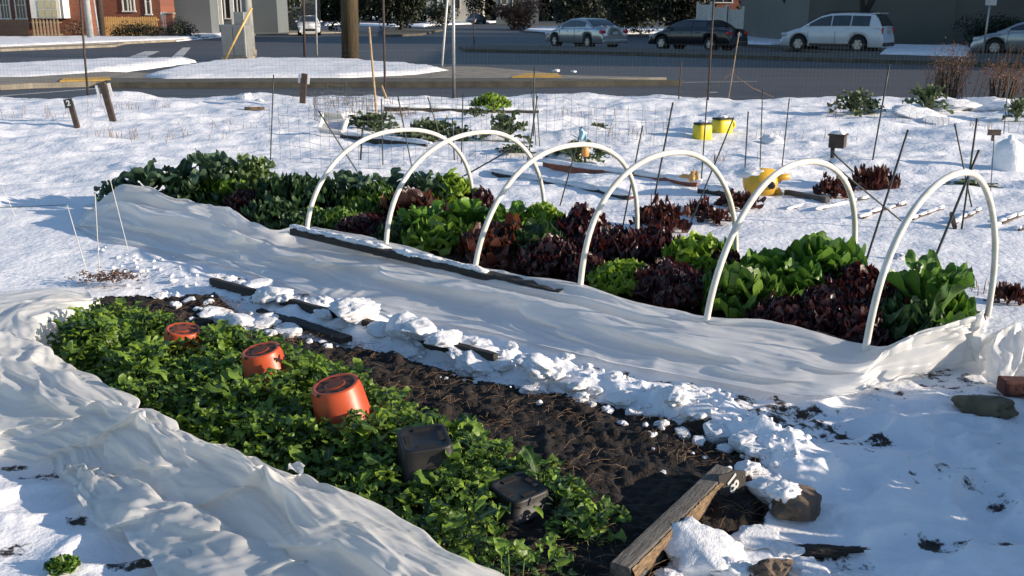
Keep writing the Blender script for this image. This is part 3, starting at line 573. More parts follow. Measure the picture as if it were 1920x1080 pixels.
PL = [ # px, top, width px, kind, height, label
 (212,338,62,'collard',.22,'small dark collard at the far left tip of the lettuce bed'),
 (278,303,112,'collard',.40,'blue-green collard just behind the cover hump at the left end'),
 (345,300,105,'collard',.40,'dark collard with a rounded leaf standing left of the tallest collard'),
 (402,284,100,'collard',.48,'tallest collard of the left group with leaves lit at the edge'),
 (474,291,98,'pale',.44,'pale green frosted broccoli plant with many small upright leaves'),
 (425,330,110,'lettuce',.26,'leafy green lettuce low in front of the pale broccoli plant'),
 (350,335,100,'kale',.26,'dark kale tucked between the collards and the white cover hump'),
 (545,326,115,'kale',.34,'dark curly kale between the broccoli and the leftmost hoop'),
 (465,358,70,'frilly',.20,'small dark red chard in the shade left of the first hoop'),
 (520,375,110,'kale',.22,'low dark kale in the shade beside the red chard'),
 (600,335,100,'kale',.33,'dark kale right behind the foot of the leftmost hoop'),
 (665,318,115,'collard',.38,'blue-green broccoli plant standing inside the leftmost hoop'),
 (730,318,110,'collard',.36,'dark collard between the first and second hoop'),
 (700,348,105,'curly',.28,'bright curly lettuce left of the second hoop'),
 (640,392,95,'curly',.16,'low curly green lettuce at the foot of the leftmost hoop'),
 (590,392,70,'curly',.14,'smallest curly green lettuce left of the first hoop foot'),
 (800,322,85,'collard',.36,'blue-green collard with curled leaves right of the second hoop'),
 (846,326,86,'bright',.32,'sunlit bright green lettuce on the far edge below the crossing of two hoops'),
 (775,362,120,'bronze',.26,'red-brown lettuce between the second hoop and the bright lettuce'),
 (900,356,56,'red',.20,'small dark red lettuce sticking up at the far edge behind the second hoop'),
 (682,405,90,'red',.15,'dark red lettuce low between the curly lettuce and the second hoop foot'),
 (790,385,110,'romaine',.28,'green romaine right of the second hoop'),
 (872,372,115,'romaine',.30,'broad-leaved green romaine in the middle of the bed'),
 (822,415,125,'lettuce',.20,'crinkled green lettuce low in front of the romaines'),
 (945,380,115,'romaine',.30,'light green romaine crossing behind the third hoop'),
 (1018,386,96,'bright',.26,'bright green loose lettuce at the far edge right of the third hoop'),
 (930,425,130,'bronze',.24,'red-brown lettuce with one withered leaf at the third hoop foot'),
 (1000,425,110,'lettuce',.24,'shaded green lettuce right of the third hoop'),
 (1092,390,104,'red',.30,'tall dark red lettuce between the third and fourth hoop'),
 (1040,450,125,'frilly',.22,'frilly dark red lettuce low left of the fourth hoop foot'),
 (1150,435,120,'frilly',.26,'frilly dark red lettuce behind the fourth hoop leg'),
 (1222,432,110,'red',.24,'dark red lettuce at the far edge right of the fourth hoop'),
 (1170,494,125,'bright',.17,'low bright green lettuce right of the fourth hoop foot'),
 (1310,448,128,'bright',.27,'bright crinkled lettuce at the far edge left of the fifth hoop'),
 (1250,495,130,'frilly',.20,'very dark frilly lettuce between the two bright green ones'),
 (1290,520,110,'red',.18,'dark red lettuce beside the fifth hoop foot'),
 (1382,500,140,'lettuce',.28,'large crinkled green lettuce just right of the fifth hoop leg'),
 (1440,475,120,'butter',.26,'round-leaved green lettuce right behind the fifth hoop'),
 (1545,450,150,'butter',.34,'biggest dome-shaped green lettuce at the far edge'),
 (1490,500,110,'butter',.24,'broad green lettuce in front of the dome-shaped one'),
 (1600,505,130,'frilly',.24,'dark red lettuce left of the rightmost hoop leg'),
 (1470,560,120,'frilly',.20,'frilly red lettuce low by the cover between fifth and sixth hoop'),
 (1540,548,130,'frilly',.24,'sunlit frilly burgundy lettuce in the right part of the bed'),
 (1600,575,110,'red',.20,'dark red lettuce at the foot of the rightmost hoop'),
 (1668,545,110,'red',.24,'dark red lettuce in the shade right of the sixth hoop leg'),
 (1732,488,158,'romaine',.42,'tall dark green romaine at the right end of the bed'),
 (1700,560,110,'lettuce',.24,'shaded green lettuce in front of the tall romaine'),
 (1770,540,95,'butter',.24,'small green lettuce at the right tip of the bed behind the cover'),
 (750,418,80,'curly',.16,'low dark curly lettuce right of the second hoop foot'),
 (1100,478,90,'red',.18,'dark red lettuce just left of the fourth hoop foot'),
 (1350,470,70,'red',.22,'dark red lettuce seen behind the fifth hoop leg'),
 (565,400,80,'kale',.16,'small dark kale left of the first hoop foot'),
]
for i, (px, ty, w, k, h_, lb) in enumerate(PL):
    g = placed(px, ty, h_, .01); size = w * mpp(math.hypot(g[1], CAMH)) * 1.16
    nm = {'butter': 'lettuce', 'romaine': 'lettuce', 'lettuce': 'lettuce', 'bright': 'lettuce', 'curly': 'lettuce', 'red': 'red_lettuce', 'frilly': 'red_lettuce', 'bronze': 'red_lettuce', 'collard': 'collard', 'kale': 'kale', 'pale': 'broccoli_plant'}[k]
    ct = {'butter': 'lettuce', 'romaine': 'lettuce', 'lettuce': 'lettuce', 'bright': 'lettuce', 'curly': 'lettuce', 'red': 'red lettuce', 'frilly': 'red lettuce', 'bronze': 'red lettuce', 'collard': 'collard', 'kale': 'kale', 'pale': 'broccoli'}[k]
    plant(nm, k, tuple(g), size, h_, lb, ct, 'vegetables in the hooped bed', i, 'dark_leaf' if 'shaded green' in lb or 'low dark' in lb else None)  # shaded lettuces take the darker leaf: their shade is in the colour
for i, (px, ty, w, k, h_, lb, ct) in enumerate([
 (1238,370,96,'dry',.26,'frosted dark red leafy plant in the snow behind the fourth hoop','chard'),
 (1312,372,60,'dry',.16,'low withered red plant left of the fifth hoop top','chard'),
 (1385,362,80,'dry',.14,'low withered red plant in front of the yellow watering can','chard'),
 (1340,390,60,'dry',.12,'smallest withered red plant in the snow beside the bed','chard'),
 (1628,304,78,'dry',.26,'tall withered red leafy plant in the snow far right','chard'),
 (1660,314,60,'dry',.18,'withered red plant just right of the tall one','chard'),
 (1556,330,60,'dry',.20,'dark wilted plant in the snow behind the fifth hoop','plant'),
 (705,212,90,'dusty',.28,'snowy green cabbage plant beside the tall thin wooden stake','cabbage'),
 (672,220,60,'dusty',.2,'low grey-green cabbage beside the white crate','cabbage'),
 (815,218,100,'dusty',.34,'large dark green cabbage plant behind the second hoop top','cabbage'),
 (862,235,70,'dusty',.2,'low snowy cabbage right of the large one','cabbage'),
 (950,206,84,'dusty',.40,'spreading snowy broccoli plant left of the thin stake bundle','broccoli'),
 (770,240,80,'dusty',.18,'low snowy greens beneath the first hoop top','greens'),
 (920,180,70,'bright',.26,'yellow-green plant with snow on top near the street','greens'),
 (890,212,40,'dusty',.16,'tiny green plant in the blue shadow strip','greens'),
 (1080,270,76,'dusty',.24,'snow-laden green plant under the third hoop top','greens'),
 (1125,276,40,'dusty',.16,'small green plant right of the orange-topped bottle','greens'),
 (965,272,60,'dusty',.12,'small snowy plant beside the leaning dark stake','greens'),
 (1120,222,46,'dusty',.16,'small dark plant in the snow right of the blue flag','greens'),
 (1600,168,80,'dusty',.42,'green shrubby herb with dry stalks at the street edge','shrub'),
 (1632,190,46,'dusty',.2,'low snowy herb beside the leaning grey stake','shrub'),
 (1735,162,80,'dusty',.46,'olive green bush left of the russet dry shrub','shrub'),
 (1905,178,50,'dusty',.4,'olive green bush cut by the right edge of the view','shrub'),
 (1050,286,50,'dusty',.12,'small snow-covered plant left of the orange-topped bottle','greens'),
 (1890,520,60,'dry',.14,'dark withered stems in the bare patch at the right edge','plant'),
 (1826,335,90,'dusty',.06,'flat dark greens showing through snow by the snow-capped cloche','greens'),
 ]):
    g = placed(px, ty, h_, .0); g[2] = Hz(g[0], g[1]) - .01; size = w * mpp(math.hypot(g[1], CAMH)) * 1.12
    plant(ct + '_plant' if ct != 'plant' else 'wilted_plant', k, tuple(g), size, h_, lb, ct, 'plants poking out of the snow', 100 + i, None, .8)

# greens of the near bed
GREEN = GP([(118,585),(160,572),(210,568),(300,578),(400,600),(480,618),(560,640),(640,672),(720,708),(800,745),(880,775),(960,805),(1040,840),(1110,875),(1170,925),(1150,965),(1090,985),(1080,1040),(1040,1090),(900,1110),(860,1060),(760,1010),(680,965),(560,890),(380,830),(240,765),(130,690),(92,640)], .13)
POTS = [(342,648,.105),(500,712,.12),(645,783,.13),(800,878,.14),(970,940,.13)]
PP = [G(a, b, .06)[:2] for a, b, _ in POTS]
def greens(name, n, kindf, matk, label, seed, clus=True):
    rnd = random.Random(seed); mb = MB(); P = np.array(GREEN); x0, y0 = P.min(0); x1, y1 = P.max(0); k = 0
    while k < n:
        x = rnd.uniform(x0, x1); y = rnd.uniform(y0, y1); xa, ya = np.array([x]), np.array([y])
        s = float(sdist(xa, ya, GREEN)[0])
        if s > -.01: continue
        if any(math.hypot(x-a, (y-b)*(.62 if y < b else 1.)) < .125 for a, b in PP): continue
        fr = G(1000, 900)[1]; front = float(np.clip((y - x*.0 - 2.9) / .6, 0, 1))
        if float(fbm(xa*1., ya*1., 3.2, 2, 91)[0]) < -.33 + (.1 if k % 2 else 0): continue
        top = min(.21, .06 + 1.0 * -s) * (.62 + .9 * (float(fbm(xa, ya, 5.5, 2, 95)[0])*1.5 + .5) * .75) * (.66 + .26*front)
        dp = min(math.hypot(x-a, (y-b)*(.7 if y < b else 1.)) for a, b in PP[:3]); top *= min(1., .45 + max(0., dp - .10) / .30)
        kindf(mb, rnd, x, y, top, front); k += 1
    return tag(mb.build(name, M[matk], None, True), label, 'greens', kind='stuff')
def mustard(mb, rnd, x, y, top, front):
    az = rnd.uniform(0, 6.283); L = (rnd.uniform(.04, .095) if rnd.random() < .85 else rnd.uniform(.10, .15)) * (.8 + .2*front); z = top * rnd.uniform(.35, 1.0)
    e = rnd.uniform(5, 55); A, a = leafgrid((x, y, z - L*.3), az, L, L * rnd.uniform(.55, .85), e + 20, e - rnd.uniform(20, 75), kind='lobed' if rnd.random() < .75 else 'oval', ruffle=rnd.uniform(.08, .22), freq=7, cup=rnd.uniform(-.1, .2), nu=9, nv=4, rnd=rnd)
    mb.grid(A, a)
    if rnd.random() < .35: mb.tube([(x - .02*math.cos(az), y - .02*math.sin(az), 0.01), (x, y, z - L*.28)], [.0028, .0018], 4, False, (.8, 0))
greens('mustard_greens', 4200, mustard, 'mustard_leaf', 'dense mass of lobed green mustard leaves filling the near bed around the pots', 3)
def bright_tip(mb, rnd, x, y, top, front):
    az = rnd.uniform(0, 6.283); L = rnd.uniform(.035, .075); e = rnd.uniform(5, 50)
    A, a = leafgrid((x, y, top * rnd.uniform(.7, 1.02) - L*.25), az, L, L * rnd.uniform(.55, .8), e + 15, e - 40, kind='oval', ruffle=.1, freq=6, cup=.15, nu=5, nv=4, rnd=rnd); mb.grid(A, a)
greens('sunlit_tip_greens', 1100, bright_tip, 'bright_leaf', 'scattered young yellow-green leaves on top of the mustard greens', 5)  # sunlit tops of the greens put into a brighter leaf colour
def feather(mb, rnd, x, y, top, front):
    if front > .75 and rnd.random() < .8: return
    az = rnd.uniform(0, 6.283); L = rnd.uniform(.02, .04); z = top * rnd.uniform(.2, .95)
    for q in range(4):
        A, a = leafgrid((x + rnd.uniform(-.015, .015), y + rnd.uniform(-.015, .015), z), az + q*1.4, L, L*.38, rnd.uniform(10, 60), rnd.uniform(-20, 20), kind='lobed', ruffle=.15, freq=9, cup=.1, nu=4, nv=2, rnd=rnd); mb.grid(A, a)
greens('feathery_greens', 1500, feather, 'dark_leaf', 'fine feathery dark green foliage in the nearest part of the bed', 6)

# ---------------------------------------------------------------- pots upside down in the greens
def round_pot(px, py, r, hgt, tilt, azt, label):
    g = G(px, py, .05); t = thing('flower_pot', label, 'flower pot', (g[0], g[1], .045), azt, 'plastic pots upside down in the near bed'); t.rotation_euler = (abs(tilt)*.5, -tilt, 0)
    b = MB(); R0 = r; R1 = r * .84
    b.lathe([(R0, 0), (R0*1.035, .0), (R0*1.035, .022), (R0*.99, .026), (R1*1.03, hgt - .028), (R1*1.0, hgt - .022), (R1*.99, hgt - .008), (R1*.95, hgt), (R1*.82, hgt), (R1*.79, hgt - .003), (R1*.42, hgt - .003), (R1*.38, hgt - .001), (.002, hgt - .001)], 40)
    b.build('pot_body', M['orange'], t, True); b = MB(); b.lathe([(R1*.44, 0), (R1*.765, .0005)], 30, (0, 0, hgt - .0026), caps=False); b.lathe([(.001, .0004), (R1*.37, .0004)], 24, (0, 0, hgt), caps=False); b.build('pot_base', M['dirt'], t)
    for k in range(8):
        a = k * math.pi / 4 + .2; d = MB(); c = (R1*.66*math.cos(a), R1*.66*math.sin(a), hgt - .0015)
        d.lathe([(.0001, 0), (r*.075, 0), (r*.075, .001), (.0001, .001)], 12, c); d.build('drain_hole', M['hole'], t)
    for k in (0, 3, 5):
        a = k * math.pi / 4 + .2; d = MB(); d.box((R1*.95*math.cos(a), R1*.95*math.sin(a), hgt - .004), (.012, .014, .009), a); d.build('rim_notch', M['hole'], t)
    return t
round_pot(652, 808, .116, .215, R(10), .3, 'largest bright orange pot, nearest of the three orange pots in the greens')
round_pot(510, 735, .102, .21, R(9), 1.3, 'middle orange pot upside down in the greens, smaller than the nearest one')
round_pot(342, 668, .100, .150, R(-8), 2.1, 'farthest orange pot, tilted and half sunk in the greens')
def square_pot(px, py, w, hgt, rz, tilt, label, lab):
    g = G(px, py, .05); t = thing('nursery_pot', label, 'flower pot', (g[0], g[1], .02), rz, 'plastic pots upside down in the near bed'); t.rotation_euler = (tilt, -tilt*.6, rz)
    b = MB(); n = 32; V = []
    def ring(s, z, e):
        out = []
        for k in range(n):
            a = 2*math.pi*(k+.5)/n; c_, s_ = math.cos(a), math.sin(a); q = (abs(c_)**e + abs(s_)**e)**(-1/e); out.append((s*c_*q, s*s_*q, z))
        return out
    prof = [(w*.5, 0, 7), (w*.515, 0, 7), (w*.515, .018, 7), (w*.49, .02, 7), (w*.44, hgt-.008, 9), (w*.43, hgt, 9), (w*.36, hgt, 9), (w*.35, hgt-.004, 9), (w*.02, hgt-.004, 9)]
    prof = [(a_, z_, 10) for a_, z_, _ in prof]
    for p_ in prof: V += ring(*p_)
    F = [(i*n+j, i*n+(j+1) % n, (i+1)*n+(j+1) % n, (i+1)*n+j) for i in range(len(prof)-1) for j in range(n)]; F.append(tuple((len(prof)-1)*n+j for j in range(n)))
    b.add(V, F); b.build('pot_body', M['black'], t, True)
    for k in range(4):
        a = k * math.pi/2; d = MB(); d.box((w*.30*math.cos(a), w*.30*math.sin(a), hgt-.002), (.018, w*.3, .004), a); d.build('drain_slot', M['hole'], t)
    if lab:
        d = MB(); d.box((.035, -w*.485, .080), (w*.40, .003, .036), 0, Matrix.Rotation(R(-14), 4, 'Y')); d.build('paper_tag', M['paper'], t)
    return t
square_pot(801, 893, .20, .19, R(14), R(5), 'scuffed black nursery pot with a paper label, upside down in the greens', True)
square_pot(972, 938, .18, .085, R(38), R(4), 'low black square pot without a label, nearest pot to the numbered board', False)

# ---------------------------------------------------------------- snow clumps, planks, board, rocks
def rockmesh(seed, sub=4, f=1.6, amp=.28, flat=1., fine=.05, cut=0):
    import bmesh
    bm = bmesh.new(); bmesh.ops.create_icosphere(bm, subdivisions=sub, radius=1); V = np.array([v.co[:] for v in bm.verts]); F = [[v.index for v in f_.verts] for f_ in bm.faces]; bm.free()
    d = 1 + amp * vnoise(V, f, seed, 3) + fine * vnoise(V, f*6, seed + 50, 2); W = V * d[:, None]
    rs = np.random.default_rng(seed)
    for k in range(cut):
        n = rs.normal(size=3); n /= np.linalg.norm(n); h_ = rs.uniform(.5, .8); q = W @ n; W -= np.outer(np.maximum(q - h_, 0), n) * .9
    W[:, 2] *= flat; return W, F
CP = [rockmesh(k, 4, 1.3 + .25*(k % 3), .32, .8, .06, 7 if k % 2 else 2) for k in range(8)]
CM = {}
def clump(px, py, wpx, dz=.3, flat=.75, asp=1., rz=None, k=None, label='lump of broken snow lying along the edge of the near bed', group='snow lumps along the near bed', lift=0.):
    rnd = random.Random(int(px*7 + py*13)); k = rnd.randrange(8) if k is None else k; s = wpx * mpp(math.hypot(G(px, py)[1], CAMH)) / 2
    if k not in CM:
        mb = MB(); mb.add(*CP[k]); o = mb.build('snow_lump', M['snowcap'], None, True); CM[k] = o.data; bpy.data.objects.remove(o)
    o = bpy.data.objects.new('snow_lump', CM[k]); col.objects.link(o); g = G(px, py, .03); 
    inside = float(sdist(np.array([g[0]]), np.array([g[1]]), BED1)[0]) < 0
    z = (soilz(g[0], g[1]) if inside else Hz(g[0], g[1])) + s * flat * dz + lift
    o.location = (g[0], g[1], z); o.scale = (s, s*asp, s*flat); o.rotation_euler = (rnd.uniform(-.2, .2), rnd.uniform(-.2, .2), rnd.uniform(0, 6.28) if rz is None else rz)
    return tag(o, label, 'snow lump', group)
LUMPS = [(432,523,34),(450,530,26),(480,541,52),(512,560,60),(536,566,44),(575,566,36),(610,575,40),(610,596,46),(640,590,40),(665,606,84),(700,600,60),(640,615,40),(735,612,40),(720,630,50),(752,632,66),(790,640,70),(830,652,60),(805,622,40),(850,640,40),(770,655,50),(868,668,50),(905,684,84),(940,690,50),(925,700,44),(958,665,40),(1000,696,58),(1020,704,64),(1045,712,44),(1005,722,52),(980,715,34),(1075,728,58),(1090,745,40),(1115,735,46),(1140,765,34),(1110,757,24),(1160,750,50),(1190,770,40),(1215,785,40),(1170,792,28),(1217,816,28),(1195,770,22),(1240,795,36),(1280,810,44),(1310,825,44),(1345,815,60),(1390,835,60),(1360,838,40),(1420,850,54),(1242,882,16),(1300,845,12),(1322,850,12),(836,706,12),(852,700,8),(890,712,12),(870,708,9),(1225,840,9),
         (405,586,50),(430,600,50),(455,608,70),(490,610,60),(505,625,44),(540,620,50),(555,635,40),(530,603,36),(580,640,22),(616,650,26),(606,640,18),(610,630,20),(566,600,22),(590,606,22),(575,615,14),(330,572,36),(355,560,30),(372,580,24),(300,556,30),(390,570,28),(360,595,22),(280,548,26),(305,535,20),(325,520,22),(265,500,20),(220,478,14),(1060,690,40),(1100,700,36),(1150,722,40),(1260,765,50),(1310,785,50),(890,655,30)]
PLK = GP([(398,535),(1060,716)])
for a, b, w in LUMPS:
    q = G(a, b + 6); on = float(dline(np.array([q[0]]), np.array([q[1]]), PLK)[0]) < .07; w *= 1.15 if w >= 50 else .8
    if 26 <= w <= 34 and int(a) % 2: continue
    clump(a, b + (8 if on else 0), w, dz=.10, flat=.55 if w > 50 else .7, lift=.035 if on else 0.)
BIG = [(1322,1030,130,.85,'largest rounded white snow mound in front of the numbered board'),(1372,1062,70,.8,'snow lump between the big snow mound and the brown rock'),(1420,1000,80,.45,'flat snow lump between the mound and the dark stick'),(1470,1010,70,.4,'low snow lump behind the dark stick'),(1520,1056,74,.6,'blocky snow lump below the dark stick by the brown rock'),(1440,925,80,.5,'snow piled on the left flank of the brown rock'),(1462,938,40,.8,'small snow ball sitting on the brown rock'),(1400,880,50,.6,'snow lump right behind the number plate'),(1440,888,60,.5,'snow lump between number plate and brown rock'),(1260,1075,60,.5,'snow lump at the bottom edge near the numbered board end'),(1600,1075,90,.3,'flat snow lump at the bottom right')]
for q_, (a, b, w, fl, lb) in enumerate(BIG): clump(a, b, w, .30, fl, k=(0, 2, 4, 6)[q_ % 4], label=lb, group='snow lumps around the numbered board')
for a, b, w, lb in [(1208,424,50,'snow chunk in the gap behind the fourth hoop'),(1290,395,50,'snow patch under the dark red plant behind the hoops'),(458,185,30,'larger snow knob by the street edge'),(487,188,16,'smaller snow knob by the street edge'),(1042,133,14,'snow ball beside the yellow street patch'),(1075,134,10,'tiny snow ball right of the yellow street patch'),(1445,262,44,'snow heap right of the yellow jugs'),(1690,540,60,'snow heap at the far edge of the bed by the rightmost hoop'),(1690,478,30,'snow chunk at the foot of the leaning green stake'),(1040,300,46,'snow mass by the plant under the third hoop top'),(1062,302,56,'snow-covered leaf heap left of the orange-topped bottle')]:
    o = clump(a, b, w, .2, .6, label=lb, group='snow lumps in the far plots')
for k, (a, b, w) in enumerate([(1740,198,60),(1780,205,110),(1830,203,120),(1880,207,110),(1720,222,120),(1760,228,80),(1915,215,60),(640,215,60)]):
    o = clump(a, b, w, .0, .3, asp=.7, rz=.1*k, label='snow-covered mound of cut plants near the street edge on the right', group='snow covered plant mounds')

def plankdir(a, b): d = (b - a)[:2]; L = np.linalg.norm(d); return L, math.atan2(d[1], d[0])
def plank(name, label, p0, p1, wid, th, matk, cat='plank', z=None, onedge=False, parts=None, group=None, nseg=40, rough=.003):
    L, an = plankdir(p0, p1); mid = (p0 + p1) / 2; z = mid[2] if z is None else z
    w, t = (th, wid) if onedge else (wid, th); slope = math.atan2(p1[2] - p0[2], L)
    A = np.zeros((nseg, 13, 3)); c8 = [(-.5,0),(-.5,.88),(-.47,.97),(-.4,1),(0,1),(.4,1),(.47,.97),(.5,.88),(.5,.12),(.4,0),(0,0),(-.4,0),(-.5,0)]
    rs = np.random.default_rng(int(abs(L)*1000))
    for i in range(nseg):
        x = (i/(nseg-1) - .5) * L
        for j, (u, v) in enumerate(c8):
            e = rough * (rs.random() - .5) * (0 if j in (0, 12) else 1); A[i, j] = (x, u*w + e, v*t + e)
    A[:, 12] = A[:, 0]
    mb = MB(); mb.grid(A[:, ::-1]); mb.add(A[0, :12], [tuple(range(12))]); mb.add(A[-1, :12], [tuple(range(12))[::-1]])
    r = thing(name, label, cat, (mid[0], mid[1], z), an, group); r.rotation_euler = (0, -slope, an)
    mb.build('board', M[matk], r, False); return r, L
# edge board of the near bed, dark and snow capped
r, L = plank('edge_board', 'long dark board standing on edge under snow lumps along the near bed', GH(398,537,-.045), GH(930,682,-.05), .10, .035, 'darkwood', onedge=True)
r, L = plank('edge_board', 'dark narrow board lying just below the snow-capped edge board', GH(490,578,-.03), GH(650,627,-.045), .07, .03, 'darkwood')
# the heavy dark log / plank on the far row cover
a = G(552,438,.165); b = G(1055,556,.10)
r, L = plank('pole', 'long dark weathered plank with patches of snow resting on the translucent row cover', a, b, .085, .04, 'darkwood', 'plank', rough=.014)
for k in range(26):
    t_ = rng.uniform(-.49, .22); 
    W_, F_ = rockmesh(30+k % 5, 3, 1.6, .45, 1, .1); s = MB(); s.add(W_ * [rng.uniform(.04, .14), rng.uniform(.016, .034), rng.uniform(.010, .022)] + [t_*L, rng.uniform(-.01, .025), .043], F_); s.build('snow_patch', M['snowcap'], r, True)
r, L = plank('pole', 'end of a dark board showing in a fold of the translucent row cover', G(1525,632,.09), G(1606,658,.075), .06, .03, 'darkwood', 'plank')
for a, b, lb, wd in [((1462,1034),(1600,1040),'dark bark-like stick half under snow right of the snow mound',.04)]:
    W_, F_ = rockmesh(91, 4, 1.4, .4, 1, .25); c_ = (GH(*a) + GH(*b)) / 2; mb = MB(); mb.add(W_ * [.14, .022, .018] + [c_[0], c_[1], c_[2] + .01], F_); mb.single('stick', M['darkwood'], lb, 'stick', tuple(c_))

# numbered board
p0 = G(1163,1060,.08); p1 = G(1357,875,.08); L, an = plankdir(p0, p1); mid = (p0+p1)/2
bt = thing('numbered_board', 'weathered grey timber with split tan edge and number 18 plate ending the near bed', 'board', (mid[0], mid[1], 0), an)
ns = 60; A = np.zeros((ns, 13, 3)); rs = np.random.default_rng(5)
wn_ = fbm(np.arange(ns)*.35, np.zeros(ns), 1, 4, 3)
for i in range(ns):
    x = (i/(ns-1) - .5) * L; sp = .012 * wn_[i] * 2
    ww = .033; tp = .082; pr = [(-ww,.0),(-ww,.04),(-ww,tp-.006),(-ww+.005,tp-.001),(0,tp),(ww-.005,tp-.001),(ww,tp-.006),(ww,.04),(ww,0),(.02,0),(0,0),(-.02,0),(-ww,0)]
    for j, (u, v) in enumerate(pr): A[i, j] = (x, -u, v + .002*rs.random())
    A[i, 0:2, 1] += 0
mb = MB(); mb.grid(A); mb.add(A[0, :12], [tuple(range(12))[::-1]]); mb.add(A[-1, :12], [tuple(range(12))]); mb.build('board_body', M['oldwood'], bt, False)
# split raw face on the camera side
A = np.zeros((ns, 7, 3))
for i in range(ns):
    x = (i/(ns-1) - .5) * L * .99; w_ = .022 + .04 * max(0, wn_[i] + .3) + .02 * math.sin(i*.21)
    for j in range(7):
        v = j/6; A[i, j] = (x, -.0355 - .008*math.sin(v*3.1) - .004*rs.random(), .078 - v*min(.068, w_) + .002*rs.random())
mb = MB(); mb.grid(A[:, ::-1]); mb.build('split_face', M['rawwood'], bt, False)
# number plate
pw = .108
pl = MB()
po = pl; PT = [(-pw/2, .02), (-pw/2+.008, .0), (pw/2-.035, .0), (pw/2, .035), (pw/2, .104), (pw/2-.04, .112), (-pw/2, .104)]
n = len(PT); V = [(x, -.003, z) for x, z in PT] + [(x, .003, z) for x, z in PT]
pl.add(V, [tuple(range(n)), tuple(range(n, 2*n))[::-1]] + [(i, n+i, n+(i+1) % n, (i+1) % n) for i in range(n)])
plate = pl.build('number_plate', M['tagplate'], bt)
pc = G(1373, 941, .0); plate.matrix_local = (Matrix.Translation((mid[0], mid[1], 0)) @ Matrix.Rotation(an, 4, 'Z')).inverted() @ Matrix.Translation((pc[0], pc[1], .0)) @ Matrix.Rotation(R(20), 4, 'Z') @ Matrix.Rotation(R(-8), 4, 'X')
def textobj(name, s, size, matk, parent, mtx, ext=.0012, shear=0.):
    cu = bpy.data.curves.new(name, 'FONT'); cu.body = s; cu.size = size; cu.extrude = ext; cu.align_x = 'CENTER'; cu.align_y = 'CENTER'; cu.offset = .0012*size/.05; cu.shear = shear
    o = bpy.data.objects.new(name, cu); col.objects.link(o); dg = bpy.context.evaluated_depsgraph_get(); me = bpy.data.meshes.new_from_object(o.evaluated_get(dg))
    bpy.data.objects.remove(o); o2 = bpy.data.objects.new(name, me); col.objects.link(o2); me.materials.clear(); me.materials.append(M[matk]); o2.parent = parent; o2.matrix_local = mtx; return o2
textobj('number', '18', .058, 'num', plate, Matrix.Translation((.002, -.0055, .062)) @ Matrix.Rotation(R(90), 4, 'X') @ Matrix.Rotation(R(-70), 4, 'Z'), shear=-.45)
for x_, z_ in [(-pw/2+.01, .02), (pw/2-.01, .085), (pw/2 - .012, .045)]:
    s = MB(); s.lathe([(.002, 0), (.002, .002)], 10, (0, 0, 0)); o = s.build('screw', M['steel'], plate); o.matrix_local = Matrix.Translation((x_, -.004, z_)) @ Matrix.Rotation(R(90), 4, 'X')

def rock(name, px, py, w, hh, matk, label, cat, seed, rz=0, asp=.8, cut=5, snow=False):
    s = w * mpp(math.hypot(G(px, py)[1], CAMH)) / 2; W_, F_ = rockmesh(seed, 4, 1.3, .3, 1, .06, cut); g = GH(px, py)
    r = thing(name, label, cat, tuple(g), rz); mb = MB(); mb.add(W_ * [s, s*asp, hh*.62] + [0, 0, hh*.35], F_); mb.build('stone', M[matk], r, False)
    if snow:
        W_, F_ = rockmesh(seed+9, 4, 1.8, .4, 1, .1); mb = MB(); mb.add(W_ * [s*.55, s*.5, hh*.22] + [-s*.5, s*.1, hh*.75], F_); mb.build('snow_cap', M['snowcap'], r, True)
rock('rock', 1492, 965, 108, .125, 'rock', 'brown angular rock with snow on its left side beside the number plate', 'rock', 3, .4, .8, 7, True)
rock('rock', 1445, 1090, 92, .08, 'rock', 'brown flat rock at the bottom edge below the snow mound', 'rock', 12, .2, .7, 4)
rock('rock', 1842, 776, 106, .105, 'mossrock', 'mossy greenish rock in the snow near the right edge', 'rock', 3, 2.2, .7, 7)
g = GH(1898, 738); t = thing('brick', 'dark red brick cut off by the right edge of the picture', 'brick', tuple(g), -.1)
mb = MB(); mb.box((.05, 0, .035), (.21, .10, .065)); o = mb.build('brick_body', M['brick'], t); bv = o.modifiers.new('b', 'BEVEL'); bv.width = .008; bv.segments = 2
for (a, b, lb) in [((180,556),(205,560),'x')]:
    rnd = random.Random(3); mb = MB(); base = GH(210, 565)
    for k in range(260):
        x = base[0] + rnd.gauss(0, .10); y = base[1] + rnd.gauss(0, .05); L_ = rnd.uniform(.02, .05); az = rnd.uniform(0, 6.28)
        A, a_ = leafgrid((x, y, .02 + rnd.uniform(0, .05)), az, L_, L_*.5, rnd.uniform(0, 70), rnd.uniform(-40, 30), kind='oval', ruffle=.2, nu=4, nv=2, rnd=rnd); mb.grid(A, a_)
    tag(mb.build('dead_leaves', M['drybush'], None, True, tuple(base)), 'rusty orange dead leaves at the far tip of the near bed', 'dead leaves', kind='stuff')

